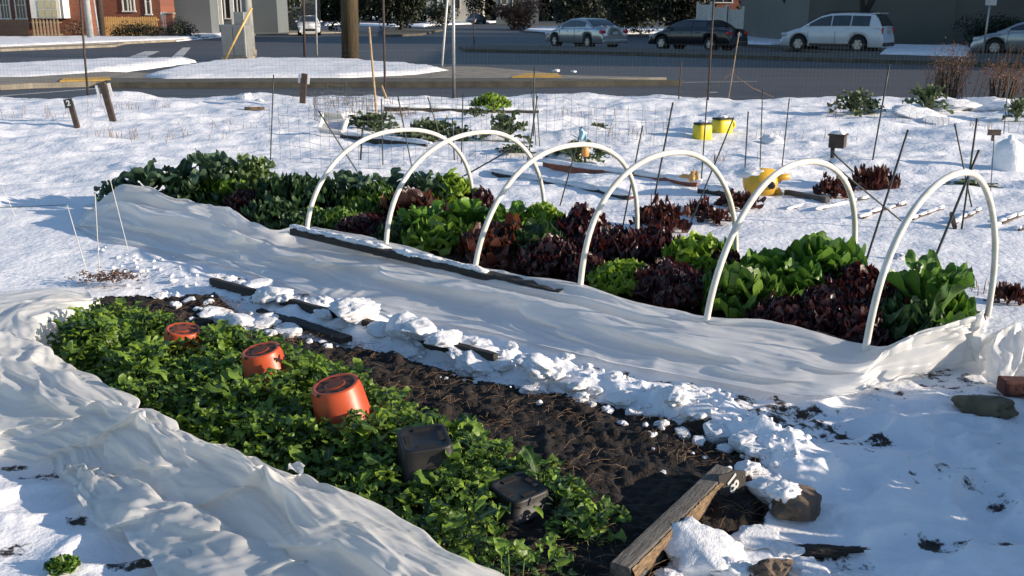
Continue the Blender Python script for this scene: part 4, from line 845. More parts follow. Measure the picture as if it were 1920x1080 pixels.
# ---------------------------------------------------------------- stakes, wires
SG = 'thin stakes in the snow'
def stake(b, tpx, label, r=.006, matk='stake', name='garden_stake', cat='stake', lean_y=0., group=SG, tap=1., below=.12):
    g = GH(*b); t = T(tpx[0], tpx[1], g[1] + lean_y); d = (g - t); d = d / np.linalg.norm(d); mb = MB()
    pts = [t + (g + d*below - t) * q for q in np.linspace(0, 1, 6)]; mb.tube(pts, np.linspace(r*tap, r, 6), 7)
    return mb.single(name, M[matk], label, cat, tuple(g), group, True)
for b, t, lb, r in [
 ((1050,386),(1091,238),'dark stake with the pale blue flag, leaning right',.0065),
 ((1167,428),(1205,236),'dark leaning stake between the third and fourth hoops',.006),
 ((1228,365),(1262,192),'thick dark stake rising behind the top of the fourth hoop',.009),
 ((1315,338),(1326,183),'dark upright stake just left of the yellow jugs crossing the hoop',.007),
 ((1395,350),(1403,209),'dark upright stake right of the fourth hoop, behind the watering can',.007),
 ((1425,318),(1430,168),'thin grey upright stake behind the yellow watering can',.006),
 ((1464,335),(1480,185),'dark stake leaning slightly right above the watering can spout',.006),
 ((1290,430),(1376,220),'long thin pale stake leaning right across the fourth hoop',.006),
 ((1625,486),(1703,243),'dark green stake leaning right beside the fifth hoop',.008),
 ((1690,414),(1555,303),'dark stick leaning left over the snow behind the fifth hoop',.007),
 ((1600,322),(1560,285),'short bent dark stick below the wooden box',.010),
 ((1636,302),(1668,120),'tall pale grey stake leaning right near the street',.009),
 ((1752,486),(1836,281),'front stake of the stake tripod behind the rightmost hoop',.009),
 ((1803,430),(1832,222),'upright stake of the tripod behind the rightmost hoop',.008),
 ((1822,388),(1790,232),'left leaning stake of the tripod behind the rightmost hoop',.007),
 ((1857,362),(1864,262),'thin wire stake under the little brown sign',.004),
 ((1882,250),(1893,130),'thin pale stake near the right edge by the street',.006),
 ((1000,260),(1002,126),'grey-green stake of the stake bundle, upright',.010),
 ((990,297),(1008,180),'dark stake of the stake bundle leaning right',.008),
 ((1005,272),(997,170),'thin stake of the bundle leaning left',.006),
 ((1012,275),(1005,172),'second thin stake crossing the bundle',.006),
 ((507,300),(513,140),'thin pale upright stake left of the wire ring',.007),
 ((718,310),(715,185),'dark upright stake inside the first hoop',.007),
 ((773,318),(746,180),'dark stake leaning left inside the first hoop',.007),
 ((852,300),(848,222),'short dark stake near the large cabbage',.008),
 ((865,305),(868,175),'dark upright stake right of the large cabbage',.007),
 ((830,272),(802,182),'dark stake leaning left behind the first hoop',.007),
 ((720,205),(752,206),'x',0),
 ((675,330),(597,208),'long dark stick leaning left across the white crate',.007),
 ((870,330),(985,265),'long dark stick leaning far right behind the second hoop',.008),
 ((676,300),(680,240),'short dark peg below the long leaning stick',.012),
 ((1212,205),(1220,190),'y',0),
 ]:
    if r: stake(b, t, lb, r)
stake((706,215),(692,50),'tall slim pale wooden stake standing at the street side of the plots',.022,'stakewood','wooden_stake',tap=.8)
stake((727,190),(715,160),'short pale wooden stub leaning left beside the tall wooden stake',.022,'stakewood','wooden_stake')
stake((1855,265),(1862,246),'x',.0) if 0 else None
# thin rusty post with string tripod
g = GH(1365,190); stake((1366,184),(1386,60),'thin pale stake by the street with two strings tied to it',.012,'stakewood'); 
for e, lb in [((1305,184),'pale string running down left from the thin stake by the street'),((1450,182),'pale string running down right from the thin stake by the street')]:
    t = T(1371,137,g[1]); e_ = GH(*e); mb = MB(); m_ = (t+e_)/2 - [0,0,.05]; mb.tube([t, m_, e_], .006, 5); mb.single('string', M['straw'], lb, 'string', tuple(e_), None, True)
# near-left thin wires
for b, t, lb in [((168,528),(126,385),'thin pale wire leaning left in the snow left of the hooped bed'),((188,535),(178,362),'upright thin pale wire left of the hooped bed'),((240,468),(206,335),'thin pale wire in front of the cover hump'),((178,372),(206,335),'short slanted thin wire left of the cover hump'),((28,405),(2,345),'thin wire at the left edge of the picture')]:
    stake(b, t, lb, .0028, 'wirewhite', 'wire_stake', 'wire', group='thin wires at the left')
mb = MB(); a = T(-40,388,GH(126,385)[1]); b = T(124,384,6.3); a = T(-60,390,6.3); mb.tube([a, (a+b)/2 - [0,0,.004], b], .0022, 5); mb.single('wire', M['stake'], 'dark horizontal wire entering from the left edge', 'wire', tuple((a[0], a[1], 0)))

# marker posts with tags
def marker(b, t, w, label, tags=(), cat='post', name='marker_post', matk='post'):
    g = GH(*b); tp = T(t[0], t[1], g[1]); L = np.linalg.norm(tp - g); ly = math.atan2(tp[0]-g[0], tp[2]-g[2])
    r = thing(name, label, cat, tuple(g), 0, 'marker posts by the street'); r.rotation_euler = (0, ly, 0)
    mb = MB(); mb.box((0, 0, L/2 - .06), (w, w*.8, L + .12)); mb.build('post_body', M[matk], r); return r, L
r, L = marker((213,230),(192,155),.085,'leaning brown post with two white tags on its top'); 
for s_ in (-1, 1): d = MB(); d.box((s_*.095, -.02, L*.80), (.045, .01, .20)); d.build('white_tag', M['white'], r)
r, L = marker((567,195),(571,138),.10,'upright brown post with white tags, left of the tall wooden stake')
for s_ in (-1, 1): d = MB(); d.box((s_*.085, -.02, L*.82), (.04, .01, .16)); d.build('white_tag', M['white'], r)
r, L = marker((142,228),(131,190),.07,'short leaning brown post with a number 2 plate')
d = MB(); d.box((-.01, -.04, L*.92), (.13, .012, .13)); p_ = d.build('number_plate', M['tagplate'], r); textobj('number', '2', .11, 'num', p_, Matrix.Translation((-.01, -.05, L*.92)) @ Matrix.Rotation(R(90), 4, 'X'), .002)
r, L = marker((1860,268),(1863,248),.03,'tiny brown sign board on a stick behind the snow-capped cloche', cat='sign', name='plant_sign')
d = MB(); d.box((0, -.02, L), (.17, .015, .075)); d.build('sign_board', M['post'], r)
plank('wood_block', 'short wooden offcut lying in the snow near the street', GH(459,206), GH(496,206), .07, .05, 'rawwood', 'wood block')
plank('wood_block', 'dark wood piece at the far left edge in the snow', GH(-10,236), GH(10,237), .06, .05, 'post', 'wood block')

# white crate (broken styrofoam tray) on its side
g = GH(622,250); t = thing('crate', 'broken white tray tipped on its side in the snow, with a faded purple label', 'crate', tuple(g), -.15); t.rotation_euler = (R(-38), R(6), R(-14))
w = mpp(g[1])
mb = MB(); mb.box((0, .0, .13), (.34, .02, .25)); mb.box((-.165, -.05, .13), (.02, .12, .25)); mb.box((0, -.05, .0), (.34, .12, .02)); mb.box((.165, -.04, .12), (.02, .10, .20)); mb.box((-.03, -.05, .25), (.26, .12, .02)); mb.build('tray', M['white'], t)
mb = MB(); mb.box((.0, -.013, .12), (.16, .004, .10)); mb.build('label', M['paper'], t)
# yellow jugs with dark collars
def jug(px, py, w, hgt, label, spout):
    g = GH(px, py); t = thing('jug', label, 'jug', tuple(g), .5, 'yellow jugs in the snow'); b = MB(); n = 28; V = []
    pr = [(w*.46, 0), (w*.5, .012), (w*.5, hgt*.72), (w*.46, hgt*.80), (w*.36, hgt*.84)]
    for s_, z in pr:
        for k in range(n):
            a = 2*math.pi*(k+.5)/n; c_, q_ = math.cos(a), math.sin(a); q = (abs(c_)**4 + abs(q_)**4)**(-.25); V.append((s_*c_*q, s_*.8*q_*q, z))
    F = [(i*n+j, i*n+(j+1) % n, (i+1)*n+(j+1) % n, (i+1)*n+j) for i in range(len(pr)-1) for j in range(n)] + [tuple(range(n))[::-1], tuple(4*n+j for j in range(n))]
    b.add(V, F); b.build('jug_body', M['yellow'], t, True)
    c = MB(); c.box((0, 0, hgt*.87), (w*.86, w*.7, hgt*.1)); o = c.build('collar', M['trim'], t); o.modifiers.new('b', 'BEVEL').width = .01
    W_, F_ = rockmesh(7, 3, 1.5, .2, 1); c = MB(); c.add(W_ * [w*.26, w*.26, hgt*.1] + [0, 0, hgt*.97], F_); c.build('snow_cap', M['snowcap'], t, True)
    if spout:
        c = MB(); c.tube([(w*.42, 0, hgt*.72), (w*.75, 0, hgt*.66), (w*.82, 0, hgt*.42), (w*.5, 0, hgt*.22)], w*.1, 10); c.build('handle', M['yellow'], t, True)
jug(1316,262,.24,.25,'upright yellow jug with a dark collar and snow cap, left of the pair',False)
jug(1353,252,.27,.25,'yellow jug with a loop handle, right and farther of the pair',True)
# yellow watering can on its side
g = GH(1428,366); t = thing('watering_can', 'amber yellow watering can lying on its side half under snow behind the fifth hoop', 'watering can', tuple(g), R(-4)); 
b = MB(); b.tube([(-.17, .0, .10), (-.12, 0, .11), (-.02, 0, .115), (.09, 0, .115), (.13, 0, .112)], [.06, .125, .14, .135, .05], 28); b.build('can_body', M['amber'], t, True)
b = MB(); b.tube([(.10, 0, .15), (.18, 0, .17), (.24, 0, .18)], [.05, .028, .030], 12); b.build('spout', M['amber'], t, True)
b = MB(); b.tube([(.06, -.02, .03), (.14, -.02, .03), (.17, -.02, .05)], [.03, .03, .04], 12); b.build('handle', M['amber'], t, True)
b = MB(); b.lathe([(.034, 0), (.034, .012), (.018, .014)], 20); o = b.build('cap', M['black'], t, True); o.location = (.06, -.130, .115); o.rotation_euler = (R(90), 0, 0)
W_, F_ = rockmesh(8, 4, 1.2, .15, 1, .02); b = MB(); b.add(W_ * [.17, .13, .055] + [-.07, .03, .20], F_); b.build('snow_cap', M['snowcap'], t, True)
# wooden box with a stick
g = GH(1568,296); t = thing('wooden_box', 'small reddish wooden box with snow on its lid raised over the snow', 'box', (g[0], g[1], g[2]), -.5)
b = MB(); b.box((0, 0, .19), (.17, .16, .14)); o = b.build('box_body', M['post'], t); b = MB(); b.box((0, 0, .268), (.20, .19, .014)); b.build('lid', M['post'], t)
W_, F_ = rockmesh(9, 3, 1.2, .15); b = MB(); b.add(W_ * [.085, .08, .03] + [0, 0, .283], F_); b.build('snow_cap', M['snowcap'], t, True)
b = MB(); b.tube([(-.04, 0, -.05), (-.05, 0, .12)], .025, 8); b.build('leg', M['darkwood'], t)
# snow capped cloche
g = GH(1888,314); t = thing('cloche', 'dome-shaped white cloche buried in snow near the right edge', 'cloche', tuple(g)); b = MB()
b.lathe([(.16, -.05), (.165, .0), (.162, .10), (.15, .2), (.128, .26), (.07, .30), (.03, .315), (.03, .345), (.001, .36)], 30); b.build('dome', M['snow'], t, True)
# orange topped bottle
g = GH(1097,309); t = thing('bottle', 'small bottle-shaped marker with an orange top and dark stem under the third hoop top', 'bottle', tuple(g)); b = MB()
b.lathe([(.012, 0), (.014, .08), (.030, .09)], 14); b.build('stem', M['darkwood'], t, True); b = MB(); b.lathe([(.028, .09), (.040, .10), (.040, .17), (.034, .19), (.02, .20)], 18); b.build('orange_top', M['orangepl'], t, True); b = MB(); b.lathe([(.022, .20), (.02, .215), (.001, .22)], 12); b.build('cap', M['white'], t, True)
# pale blue flag
g = GH(1050,386); t0 = T(1092,238,g[1]); A = np.zeros((8, 8, 3))
for i in range(8):
    for j in range(8): A[i, j] = T(1086 + j*2.0*(1 if i > 1 else .5), 240 + i*3.3 + j*.2, g[1] - .03 + .01*math.sin(j+i*.5))
b = MB(); b.grid(A); o = b.single('flag', M['blueflag'], 'pale blue plastic flag tied to a dark stake above the third hoop', 'flag', tuple((t0[0], t0[1], 0)), smooth=True); sd = o.modifiers.new('s', 'SOLIDIFY'); sd.thickness = .003
# edging: terracotta boards and snow-covered logs
for a, b_, lb, mk_, wd in [((1020,312),(1308,350),'low terracotta-coloured edging board with snow on top behind the third hoop','terracotta',.05),((925,330),(1180,375),'snow-covered log edge left of the fourth hoop','darkwood',.05),((640,258),(800,276),'snow-covered board inside the first hoop opening','darkwood',.05),((720,205),(1010,212),'long snow-covered board at the back of the plots','darkwood',.05),((1310,362),(1370,368),'dark board behind the withered red plants','darkwood',.05),((1150,348),(1305,352),'x',None,0)]:
    if mk_ is None: continue
    r, L = plank('edging_board', lb, GH(*a, -.03), GH(*b_, -.03), .05, .085, mk_, 'edging board', group='edging boards in the far plots')
    for k in range(max(3, int(L*3))):
        x = (k + .5)/max(3, int(L*3)) - .5; W_, F_ = rockmesh(60 + k % 6, 3, 1.1, .2, 1, .03); s = MB(); s.add(W_ * [L/max(3, int(L*3))*.68, .05, .028 + .01*rng.random()] + [x*L, .01, .088], F_); s.build('snow_cap', M['snowcap'], r, True)
b = GH(1300,350); t = thing('ornament', 'small tan leaf-shaped ornament on the end of the terracotta edging', 'ornament', tuple(b)); mb = MB(); W_, F_ = rockmesh(44, 3, 1.5, .5, 1, .1, 2); mb.add(W_ * [.05, .03, .06] + [0, 0, .10], F_); mb.build('ornament_body', M['cedar'], t); mb = MB(); mb.add(W_ * [.045, .02, .02] + [-.09, .02, .10], F_); mb.build('leaf', M['cedar'], t)
# row of sticks laid like a ladder
for k, (a, b_) in enumerate([((1485,392),(1560,370)),((1540,393),(1625,374)),((1615,408),(1695,384)),((1708,412),(1765,392)),((1790,418),(1835,396)),((1862,426),(1918,402)),((1908,432),(1945,425))]):
    r, L = plank('laid_stick', ['brown stick laid in the snow, nearest the watering can', 'second brown snow-dusted stick right of the watering can', 'third brown snow-dusted stick, right of the fifth hoop leg', 'fourth brown snow-dusted stick, just left of the rightmost hoop', 'fifth brown stick, at the feet of the stake tripod', 'sixth brown stick, right of the rightmost hoop', 'last brown stick cut by the right edge'][k], GH(*a, -.025), GH(*b_, -.015), .045, .038, 'post', 'stick', group='sticks laid in a row in the snow')
    for q in range(4):
        W_, F_ = rockmesh(70 + q, 3, 1.2, .3, 1, .05); s = MB(); s.add(W_ * [L*rng.uniform(.10, .22), .026, rng.uniform(.010, .02)] + [(q/3-.5)*L*.86, rng.uniform(-.012, .02), .040], F_); s.build('snow_cap', M['snowcap'], r, True)
plank('laid_stick', 'pale pipe-like stick lying beside the watering can', GH(1474,366,.0), GH(1552,380,.0), .05, .05, 'oldwood', 'stick')
plank('laid_stick', 'thin stick sticking up beside the fifth ladder stick', GH(1790,430,.0), GH(1782,415,.05), .03, .03, 'post', 'stick')
b = GH(1186,372); mb = MB(); W_, F_ = rockmesh(5, 3); mb.add(W_ * [.04, .03, .02] + [b[0], b[1], b[2] + .01], F_); mb.single('red_scrap', M['carred'], 'small red scrap in the snow by the log edge', 'scrap', tuple(b))

# wire ring (trellis mesh) in the plots and street-side fence
def wiremesh(name, label, P, hgt, sx, sz, r, matk, cat, base, zf=None):
    Q = resample(P, max(2, int(np.sum(np.linalg.norm(np.diff(P, axis=0), axis=1)) / sx) + 1)); mb = MB()
    for q in Q: z = zf(q) if zf else q[2]; mb.tube([(q[0], q[1], z), (q[0] + rng.normal(0, .01), q[1], z + hgt)], r, 3, False)
    for k in range(int(hgt / sz) + 1): mb.tube([(q[0], q[1], (zf(q) if zf else q[2]) + k*sz) for q in Q], r, 3, False)
    return mb.single(name, M[matk], label, cat, base)
def zf(q): return Hz(q[0], q[1])
ring = [GH(590 + 55 - 55*math.cos(a), 222 + 13*math.sin(a)) for a in np.linspace(0, 2*math.pi, 24)]
wiremesh('wire_cage', 'bent wire mesh ring around the white tray', ring, .42, .12, .10, .0022, 'wire', 'wire cage', tuple(ring[0]), zf)
fl = [GH(508,298), GH(600,312), GH(700,318), GH(850,300), GH(1000,262)]
wiremesh('wire_trellis', 'sparse wire netting behind the kale and the first hoop', fl, .62, .16, .17, .0018, 'wire', 'trellis', tuple(fl[0]), zf)
fl = [GH(620,208), GH(760,204), GH(900,206)]
wiremesh('wire_trellis', 'collapsed wire netting over the snowy cabbages', fl, .30, .10, .08, .0025, 'wire', 'trellis', tuple(fl[0]), zf)
fl = [GH(1010,245), GH(1150,262), GH(1250,262)]
wiremesh('wire_trellis', 'thin wire netting between the stake bundle and the yellow jugs', fl, .5, .16, .15, .0022, 'wire', 'trellis', tuple(fl[0]), zf)
FY = 19.6
fence = [np.array([x, FY + .4*math.sin(x*.3), 0]) for x in np.linspace(-13, 13, 60)]
fb = thing('wire_fence', 'nearly invisible wire mesh fence with dark steel posts along the street', 'fence', (0, FY, 0))
mb = MB(); Q = resample(fence, 360)
for q in Q: mb.tube([(q[0], q[1]-FY, .0), (q[0], q[1]-FY, 1.05)], .0011, 3, False)
for k in range(12): mb.tube([(q[0], q[1]-FY, .02 + k*.093) for q in Q[::6]], .0011, 3, False)
mb.build('mesh', M['wire'], fb)
for (b, t, r_) in [((165,186),(148,-30),.022),((722,184),(718,-30),.022),((1327,190),(1340,-30),.020),((1272,190),(1278,112),.012),((1478,190),(1480,182),.0),((1318,240),(1336,-20),.0)]:
    if not r_: continue
    g = G(*b); g = T(b[0], b[1], FY); tt = T(t[0], t[1], FY); mb = MB(); mb.tube([(g[0], 0, -.1), (tt[0], 0, tt[2])], r_, 8); mb.build('fence_post', M['post'], fb, True)
# dry seed stems dotted over the far snow
def wisp(px, py, n, sp, h0, label, matk='straw'):
    g = GH(px, py); rnd = random.Random(px); mb = MB()
    for k in range(n):
        x = g[0] + rnd.gauss(0, sp); y = g[1] + rnd.gauss(0, sp*.5); z = Hz(x, y); h_ = h0 * rnd.uniform(.4, 1.2); dx = rnd.gauss(0, .25)*h_
        mb.tube([(x, y, z-.02), (x+dx*.4, y, z+h_*.6), (x+dx, y+dx*.3, z+h_)], [.004, .003, .0015], 4, False)
    return tag(mb.single('dry_stems', M[matk], label, 'dry stems', tuple(g)), kind='stuff')
for a in [(240,262,40,.5,.13,'scattered dry grass tips poking through the snow at the left'),(250,205,30,.4,.16,'dry stalks in the snow right of the leaning tagged post'),(60,222,26,.5,.2,'dry weeds in the snow by the left edge'),(1600,215,8,.12,.35,'few dry stalks in the snow left of the tall pale stake'),(1190,250,20,.3,.2,'dry weeds left of the yellow jugs'),(720,225,60,.5,.16,'tangled dry stalks around the snowy cabbages'),(1560,225,6,.1,.3,'thin dry twigs above the wooden box'),(1880,555,26,.12,.08,'dark twigs in the bare patch by the rightmost hoop'),(960,300,14,.25,.12,'sparse dry stalks in the snow below the second hoop top'),(1110,215,18,.4,.16,'dry weed stalks in the snow behind the blue flag'),(1350,305,12,.3,.10,'few dry tips in the snow right of the upright stake by the jugs'),(1480,262,14,.3,.14,'dry stalks in the snow between the thin stakes and the wooden box'),(1720,232,20,.5,.14,'dry stalks in the snow in front of the russet shrub'),(640,200,50,.5,.20,'tangled dry stalks around the bent wire mesh ring'),(1850,245,16,.3,.16,'dry stalks beside the tiny brown sign'),(420,240,14,.5,.12,'sparse grass tips in the snow left of the wire netting')]: wisp(*a)

# ---------------------------------------------------------------- street
RZ = -.08
def sheet(name, pts, z, matk, kind='structure', dz=0.):
    mb = MB(); P = [G(a, b, z) for a, b in pts]; mb.add([(p[0], p[1], z) for p in P], [tuple(range(len(P)))]); return tag(mb.build(name, M[matk]), kind=kind)
def slab(name, pts, z0, z1, matk, kind='structure'):
    mb = MB(); mb.prism([tuple(G(a, b, z1)[:2]) for a, b in pts], z0, z1); return tag(mb.build(name, M[matk]), kind=kind)
mb = MB(); mb.add([(-120, 19.9, RZ), (120, 19.9, RZ), (260, 330, RZ), (-260, 330, RZ)], [(0, 1, 2, 3)]); tag(mb.build('road', M['asphalt']), kind='structure')
KZ = .04
slab('pavement', [(-900,146),(60,141),(200,134),(300,137),(700,136),(850,124),(900,125),(1000,133),(1060,141),(1250,145),(1000,151),(700,151),(300,152),(180,153),(60,156),(0,159),(-900,165)], RZ-.1, KZ, 'concrete')
slab('kerb', [(200,146),(1000,146),(1200,149),(1280,150),(1000,152.5),(200,154)], RZ-.1, KZ+.02, 'curb')
def snowslab(name, pts, z0, z1, label=None):      # a snow-covered island with soft lumpy top
    P = [tuple(G(a, b, z1)[:2]) for a, b in pts]; A_ = np.array(P); x0, y0 = A_.min(0) - .3; x1, y1 = A_.max(0) + .3
    nx = int(min(260, (x1-x0)/.12)) + 2; ny = int(min(260, (y1-y0)/.10)) + 2; XX, YY = np.meshgrid(np.linspace(x0, x1, nx), np.linspace(y0, y1, ny), indexing='ij'); S = sdist(XX, YY, P) + .18*fbm(XX, YY, 1.6, 3, 4)
    Z_ = z0 + (z1 - z0) * np.where(S > 0, np.clip(-S/.2, -1, 0) * 3.5, np.clip(-S/.35, 0, 1)) + np.clip(-S/.3, 0, 1) * .07 * fbm(XX, YY, 1.8, 4, 77)
    mb = MB(); mb.grid(np.dstack([XX, YY, Z_])); return tag(mb.build(name, M['snow'], None, True), kind='structure')
snowslab('snow_bank', [(262,136),(330,120),(395,112),(480,106),(640,107),(770,116),(846,125),(780,133),(640,139),(400,141),(300,142)], KZ, KZ+.10)
snowslab('snow_bank', [(-500,122),(0,117),(200,107),(370,107),(300,116),(230,124),(170,133),(60,140),(-500,148)], KZ - .06, KZ+.06)
slab('pavement', [(-900,88),(0,88),(210,80),(330,74),(420,66),(480,60),(480,54),(-900,54)], RZ-.1, KZ, 'concrete')
snowslab('snow_bank', [(-900,84),(0,84),(200,76),(330,71),(415,64),(415,59),(200,66),(0,68),(-900,68)], KZ, KZ+.09)
slab('kerb', [(-900,92),(0,92),(215,84),(240,78),(200,82),(0,89),(-900,89)], RZ-.1, KZ - .01, 'concrete')
slab('median', [(860,86),(900,84),(1100,87),(1400,96),(1700,103),(2300,122),(2300,129),(1920,119),(1500,107),(1200,98),(960,93),(870,91)], RZ-.1, .06, 'curb')
# painted lines, yellow pads
MZ = RZ + .006
def strip(name, a, b, w, matk='paint'):
    p = G(*a, MZ); q = G(*b, MZ); d = (q-p)[:2]; d /= np.linalg.norm(d); n = np.array([-d[1], d[0]]) * w/2; mb = MB()
    mb.add([(p[0]+n[0], p[1]+n[1], MZ), (q[0]+n[0], q[1]+n[1], MZ), (q[0]-n[0], q[1]-n[1], MZ), (p[0]-n[0], p[1]-n[1], MZ)], [(0, 3, 2, 1)]); return tag(mb.build(name, M[matk]), kind='structure')
strip('road_line', (0,180), (238,161.5), .16); strip('road_line', (238,158.5), (1000,157), .12); strip('road_line', (1000,157), (1420,153), .12); strip('road_line', (40,113), (270,107), .12)
for a in [[(268,110),(300,96),(272,96),(232,110)],[(340,110),(358,89),(343,89),(318,110)]]:
    mb = MB(); mb.add([tuple(G(x_, y_, MZ + .002)) for x_, y_ in a], [(0, 1, 2, 3)]); tag(mb.build('crosswalk_bar', M['paint']), kind='structure')
strip('road_line', (640,97), (900,92), .12); strip('road_line', (1330,173), (1345,173), .2)
for a in [[(960,143.5),(1052,143.5),(1045,137),(985,137)],[(112,151),(208,149),(206,144),(120,146)]]:
    mb = MB(); mb.prism([tuple(G(x_, y_, KZ + .03)[:2]) for x_, y_ in a], KZ - .02, KZ + .03); tag(mb.build('tactile_pad', M['tactile']), kind='structure')
# snow strips and verges beyond the crossing
for pts in [[(608,45),(640,43),(800,50),(800,46),(700,43),(608,42)],[(720,50),(830,44),(900,42),(940,39),(880,38),(760,45)],[(980,54),(1060,62),(1100,62),(1250,60),(1300,62),(1300,52),(1100,50),(1000,50)],[(1380,78),(1450,80),(1520,76),(1460,62),(1380,64)],[(1640,98),(1820,100),(1830,84),(1660,82)],[(1370,66),(1500,64),(1500,58),(1370,58)]]:
    snowslab('snow_bank', pts, RZ, RZ + .22)
slab('pavement', [(720,66),(790,63),(830,55),(800,50),(720,50)], RZ-.1, RZ+.14, 'curb')
slab('pavement', [(980,58),(1060,64),(1160,65),(1310,68),(1360,80),(1640,105),(1920,112),(2400,130),(2400,70),(1500,48),(1000,46)], RZ-.1, RZ+.10, 'curb')
slab('pavement', [(300,72),(415,66),(640,60),(540,52),(300,52)], RZ-.1, RZ+.08, 'concrete')

# ---------------------------------------------------------------- cars
def lerp(t, P): return float(np.interp(t, [p[0] for p in P], [p[1] for p in P]))
def make_car(name, label, cat, pos, heading, body, L=4.6, W=1.8, H=1.45, kind='sedan', wb=2.7, wr=.32, glass='glass', detail=True):
    t = thing(name, label, cat, pos, heading, None); h = L/2
    if kind == 'sedan':
        top = [(-h,.62),(-h+.05,.86),(-h+.22,.97),(-h+.75,1.0),(-1.0,1.0),(.9,.97),(1.25,.93),(h-.6,.84),(h-.15,.70),(h,.48)]
        cab = [(-1.62,1.00),(-1.35,1.16),(-.92,1.36),(-.45,H-.02),(.0,H),(.35,H-.02),(.72,1.28),(1.15,1.06),(1.42,.94)]; gr, gf = (-1.50,-.72), (.42,1.32)
    else:
        top = [(-h,.62),(-h+.04,.95),(-h+.10,1.08),(-1.0,1.10),(.9,1.08),(1.2,1.06),(h-.75,1.0),(h-.2,.82),(h,.52)]
        cab = [(-h+.08,1.08),(-h+.20,1.30),(-h+.40,H-.10),(-h+.62,H-.03),(-.6,H),(.1,H-.02),(.5,H-.12),(.95,1.32),(1.38,1.05)]; gr, gf = (-h+.10,-h+.42), (.45,1.28)
    def hw(x): return W/2 * (1 - .13 * max(0, (abs(x) - h + .9)/.9)**2.2)
    fx, rx = wb/2 + .08, -wb/2 + .08 if kind == 'sedan' else -wb/2 + .05
    def zb(x):
        z = .24
        for c in (fx, rx):
            d = abs(x - c)
            if d < wr + .07: z = max(z, wr + math.sqrt(max(0, (wr+.07)**2 - d*d)))
        return z
    xs = sorted(set(list(np.linspace(-h, h, 46)) + [c + s*(wr+.07)*q for c in (fx, rx) for s in (-1, 1) for q in (0, .3, .55, .75, .9, .97, 1.0, 1.001)])); A = []
    for x in xs:
        w = hw(x); zt = lerp(x, top); b = zb(x); e = .02 if abs(x) > h - .03 else 0
        if b >= zt - .12: b = zt - .12
        m_ = b + (zt - b) * .55
        half = [(0, b), (w*.90, b), (w*.985, b + .03), (w, m_), (w*.985, zt - .12), (w*.95, zt - .04), (w*.84, zt), (0, zt + .025)]
        A.append([(x, -y, z) for y, z in half] + [(x, y, z) for y, z in half[::-1]])
    mb = MB(); mb.grid(np.array(A)[:, ::-1]); mb.add(A[0], [tuple(range(len(A[0])))]); mb.add(A[-1], [tuple(range(len(A[0])))[::-1]])
    cx = np.linspace(cab[0][0], cab[-1][0], 30); A = []
    wbel = W/2 * .93; wrf = W/2 * .70
    def cw(z, x): z0 = lerp(x, top); return wbel + (wrf - wbel) * np.clip((z - z0) / (H - z0 + 1e-6), 0, 1)
    for x in cx:
        zr = lerp(x, cab); z0 = lerp(x, top) - .03; zr = max(zr, z0 + .01); w1 = cw(zr, x)
        half = [(wbel*.985, z0), (cw(z0 + (zr-z0)*.5, x), z0 + (zr-z0)*.5), (w1, max(z0, zr - .05)), (w1 - .06, zr - .008), (w1*.5, zr + .012), (0, zr + .018)]
        A.append([(x, -y, z) for y, z in half] + [(x, y, z) for y, z in half[::-1]])
    mb.grid(np.array(A)[:, ::-1]); mb.build('body', M[body], t, True)
    # side windows
    lo_, hi_ = (.05, .09)
    spans = [(-.98, -.28), (-.22, .92)] if kind == 'sedan' else [(-h+.62, -.92), (-.86, -.06), (.0, 1.0)]
    for s_ in (-1, 1):
        for a, b in spans:
            g = MB(); q = np.linspace(a, b, 9); AA = []
            for x in q:
                z0 = lerp(x, top) + lo_; z1 = max(lerp(x, cab) - hi_, z0 + .004); row = []
                for k in range(4): z = z0 + (z1 - z0)*k/3; row.append((x, s_*(cw(z, x) + .012), z))
                AA.append(row)
            AA = np.array(AA); g.grid(AA if s_ < 0 else AA[:, ::-1]); g.build('side_window', M[glass], t, True)
    for (a, b), nm in ((gr, 'rear_window'), (gf, 'windscreen')):
        g = MB(); AA = []
        for x in np.linspace(a, b, 7):
            z = lerp(x, cab); w1 = cw(z, x) - .09; AA.append([(x + (-.012 if nm[0] == 'r' else .012), y*w1, z + .030 - .012*abs(y)**3) for y in np.linspace(-1, 1, 7)])
        AA = np.array(AA); g.grid(AA); g.build(nm, M[glass], t, True)
    for c in (fx, rx):
        for s_ in (-1, 1):
            y = s_ * (W/2 - .10); g = MB(); 
            prof = [(wr*.60, -.10), (wr*.92, -.105), (wr, -.07), (wr, .07), (wr*.92, .105), (wr*.60, .10)]
            g.lathe(prof, 28, caps=False); w_ = g.build('tyre', M['tyre'], None, True); wh = bpy.data.objects.new('wheel', None); 
            # wheel = tyre mesh with the rim as its sub-part
            bpy.data.objects.remove(wh); w_.name = 'wheel'; w_.parent = t; w_.location = (c, y, wr); w_.rotation_euler = (R(90), 0, 0)
            r_ = MB(); zz = -s_ * .085; r_.lathe([(.001, zz - .001), (wr*.16, zz), (wr*.2, zz*.8), (wr*.24, zz*.8)], 20)
            for k in range(6):
                a = k*math.pi/3; r_.box((wr*.36*math.cos(a), wr*.36*math.sin(a), zz*.85), (wr*.5, wr*.17, .02), a)
            r_.lathe([(wr*.58, zz*.7), (wr*.60, zz*.95), (wr*.64, zz*1.02), (wr*.64, zz*.7)], 28); r_.lathe([(.001, zz*.3), (wr*.6, zz*.3)], 20); r_.build('rim', M['rim'], w_, False)
            d = MB(); d.lathe([(wr+.075, -.02), (wr+.075, .02)], 24); o = d.build('wheel_arch', M['trim'], t); o.location = (c, s_*(W/2 - .24), wr); o.rotation_euler = (R(90) * s_, 0, 0)
    ly = W/2 - .13; zl = .86 if kind == 'sedan' else .98
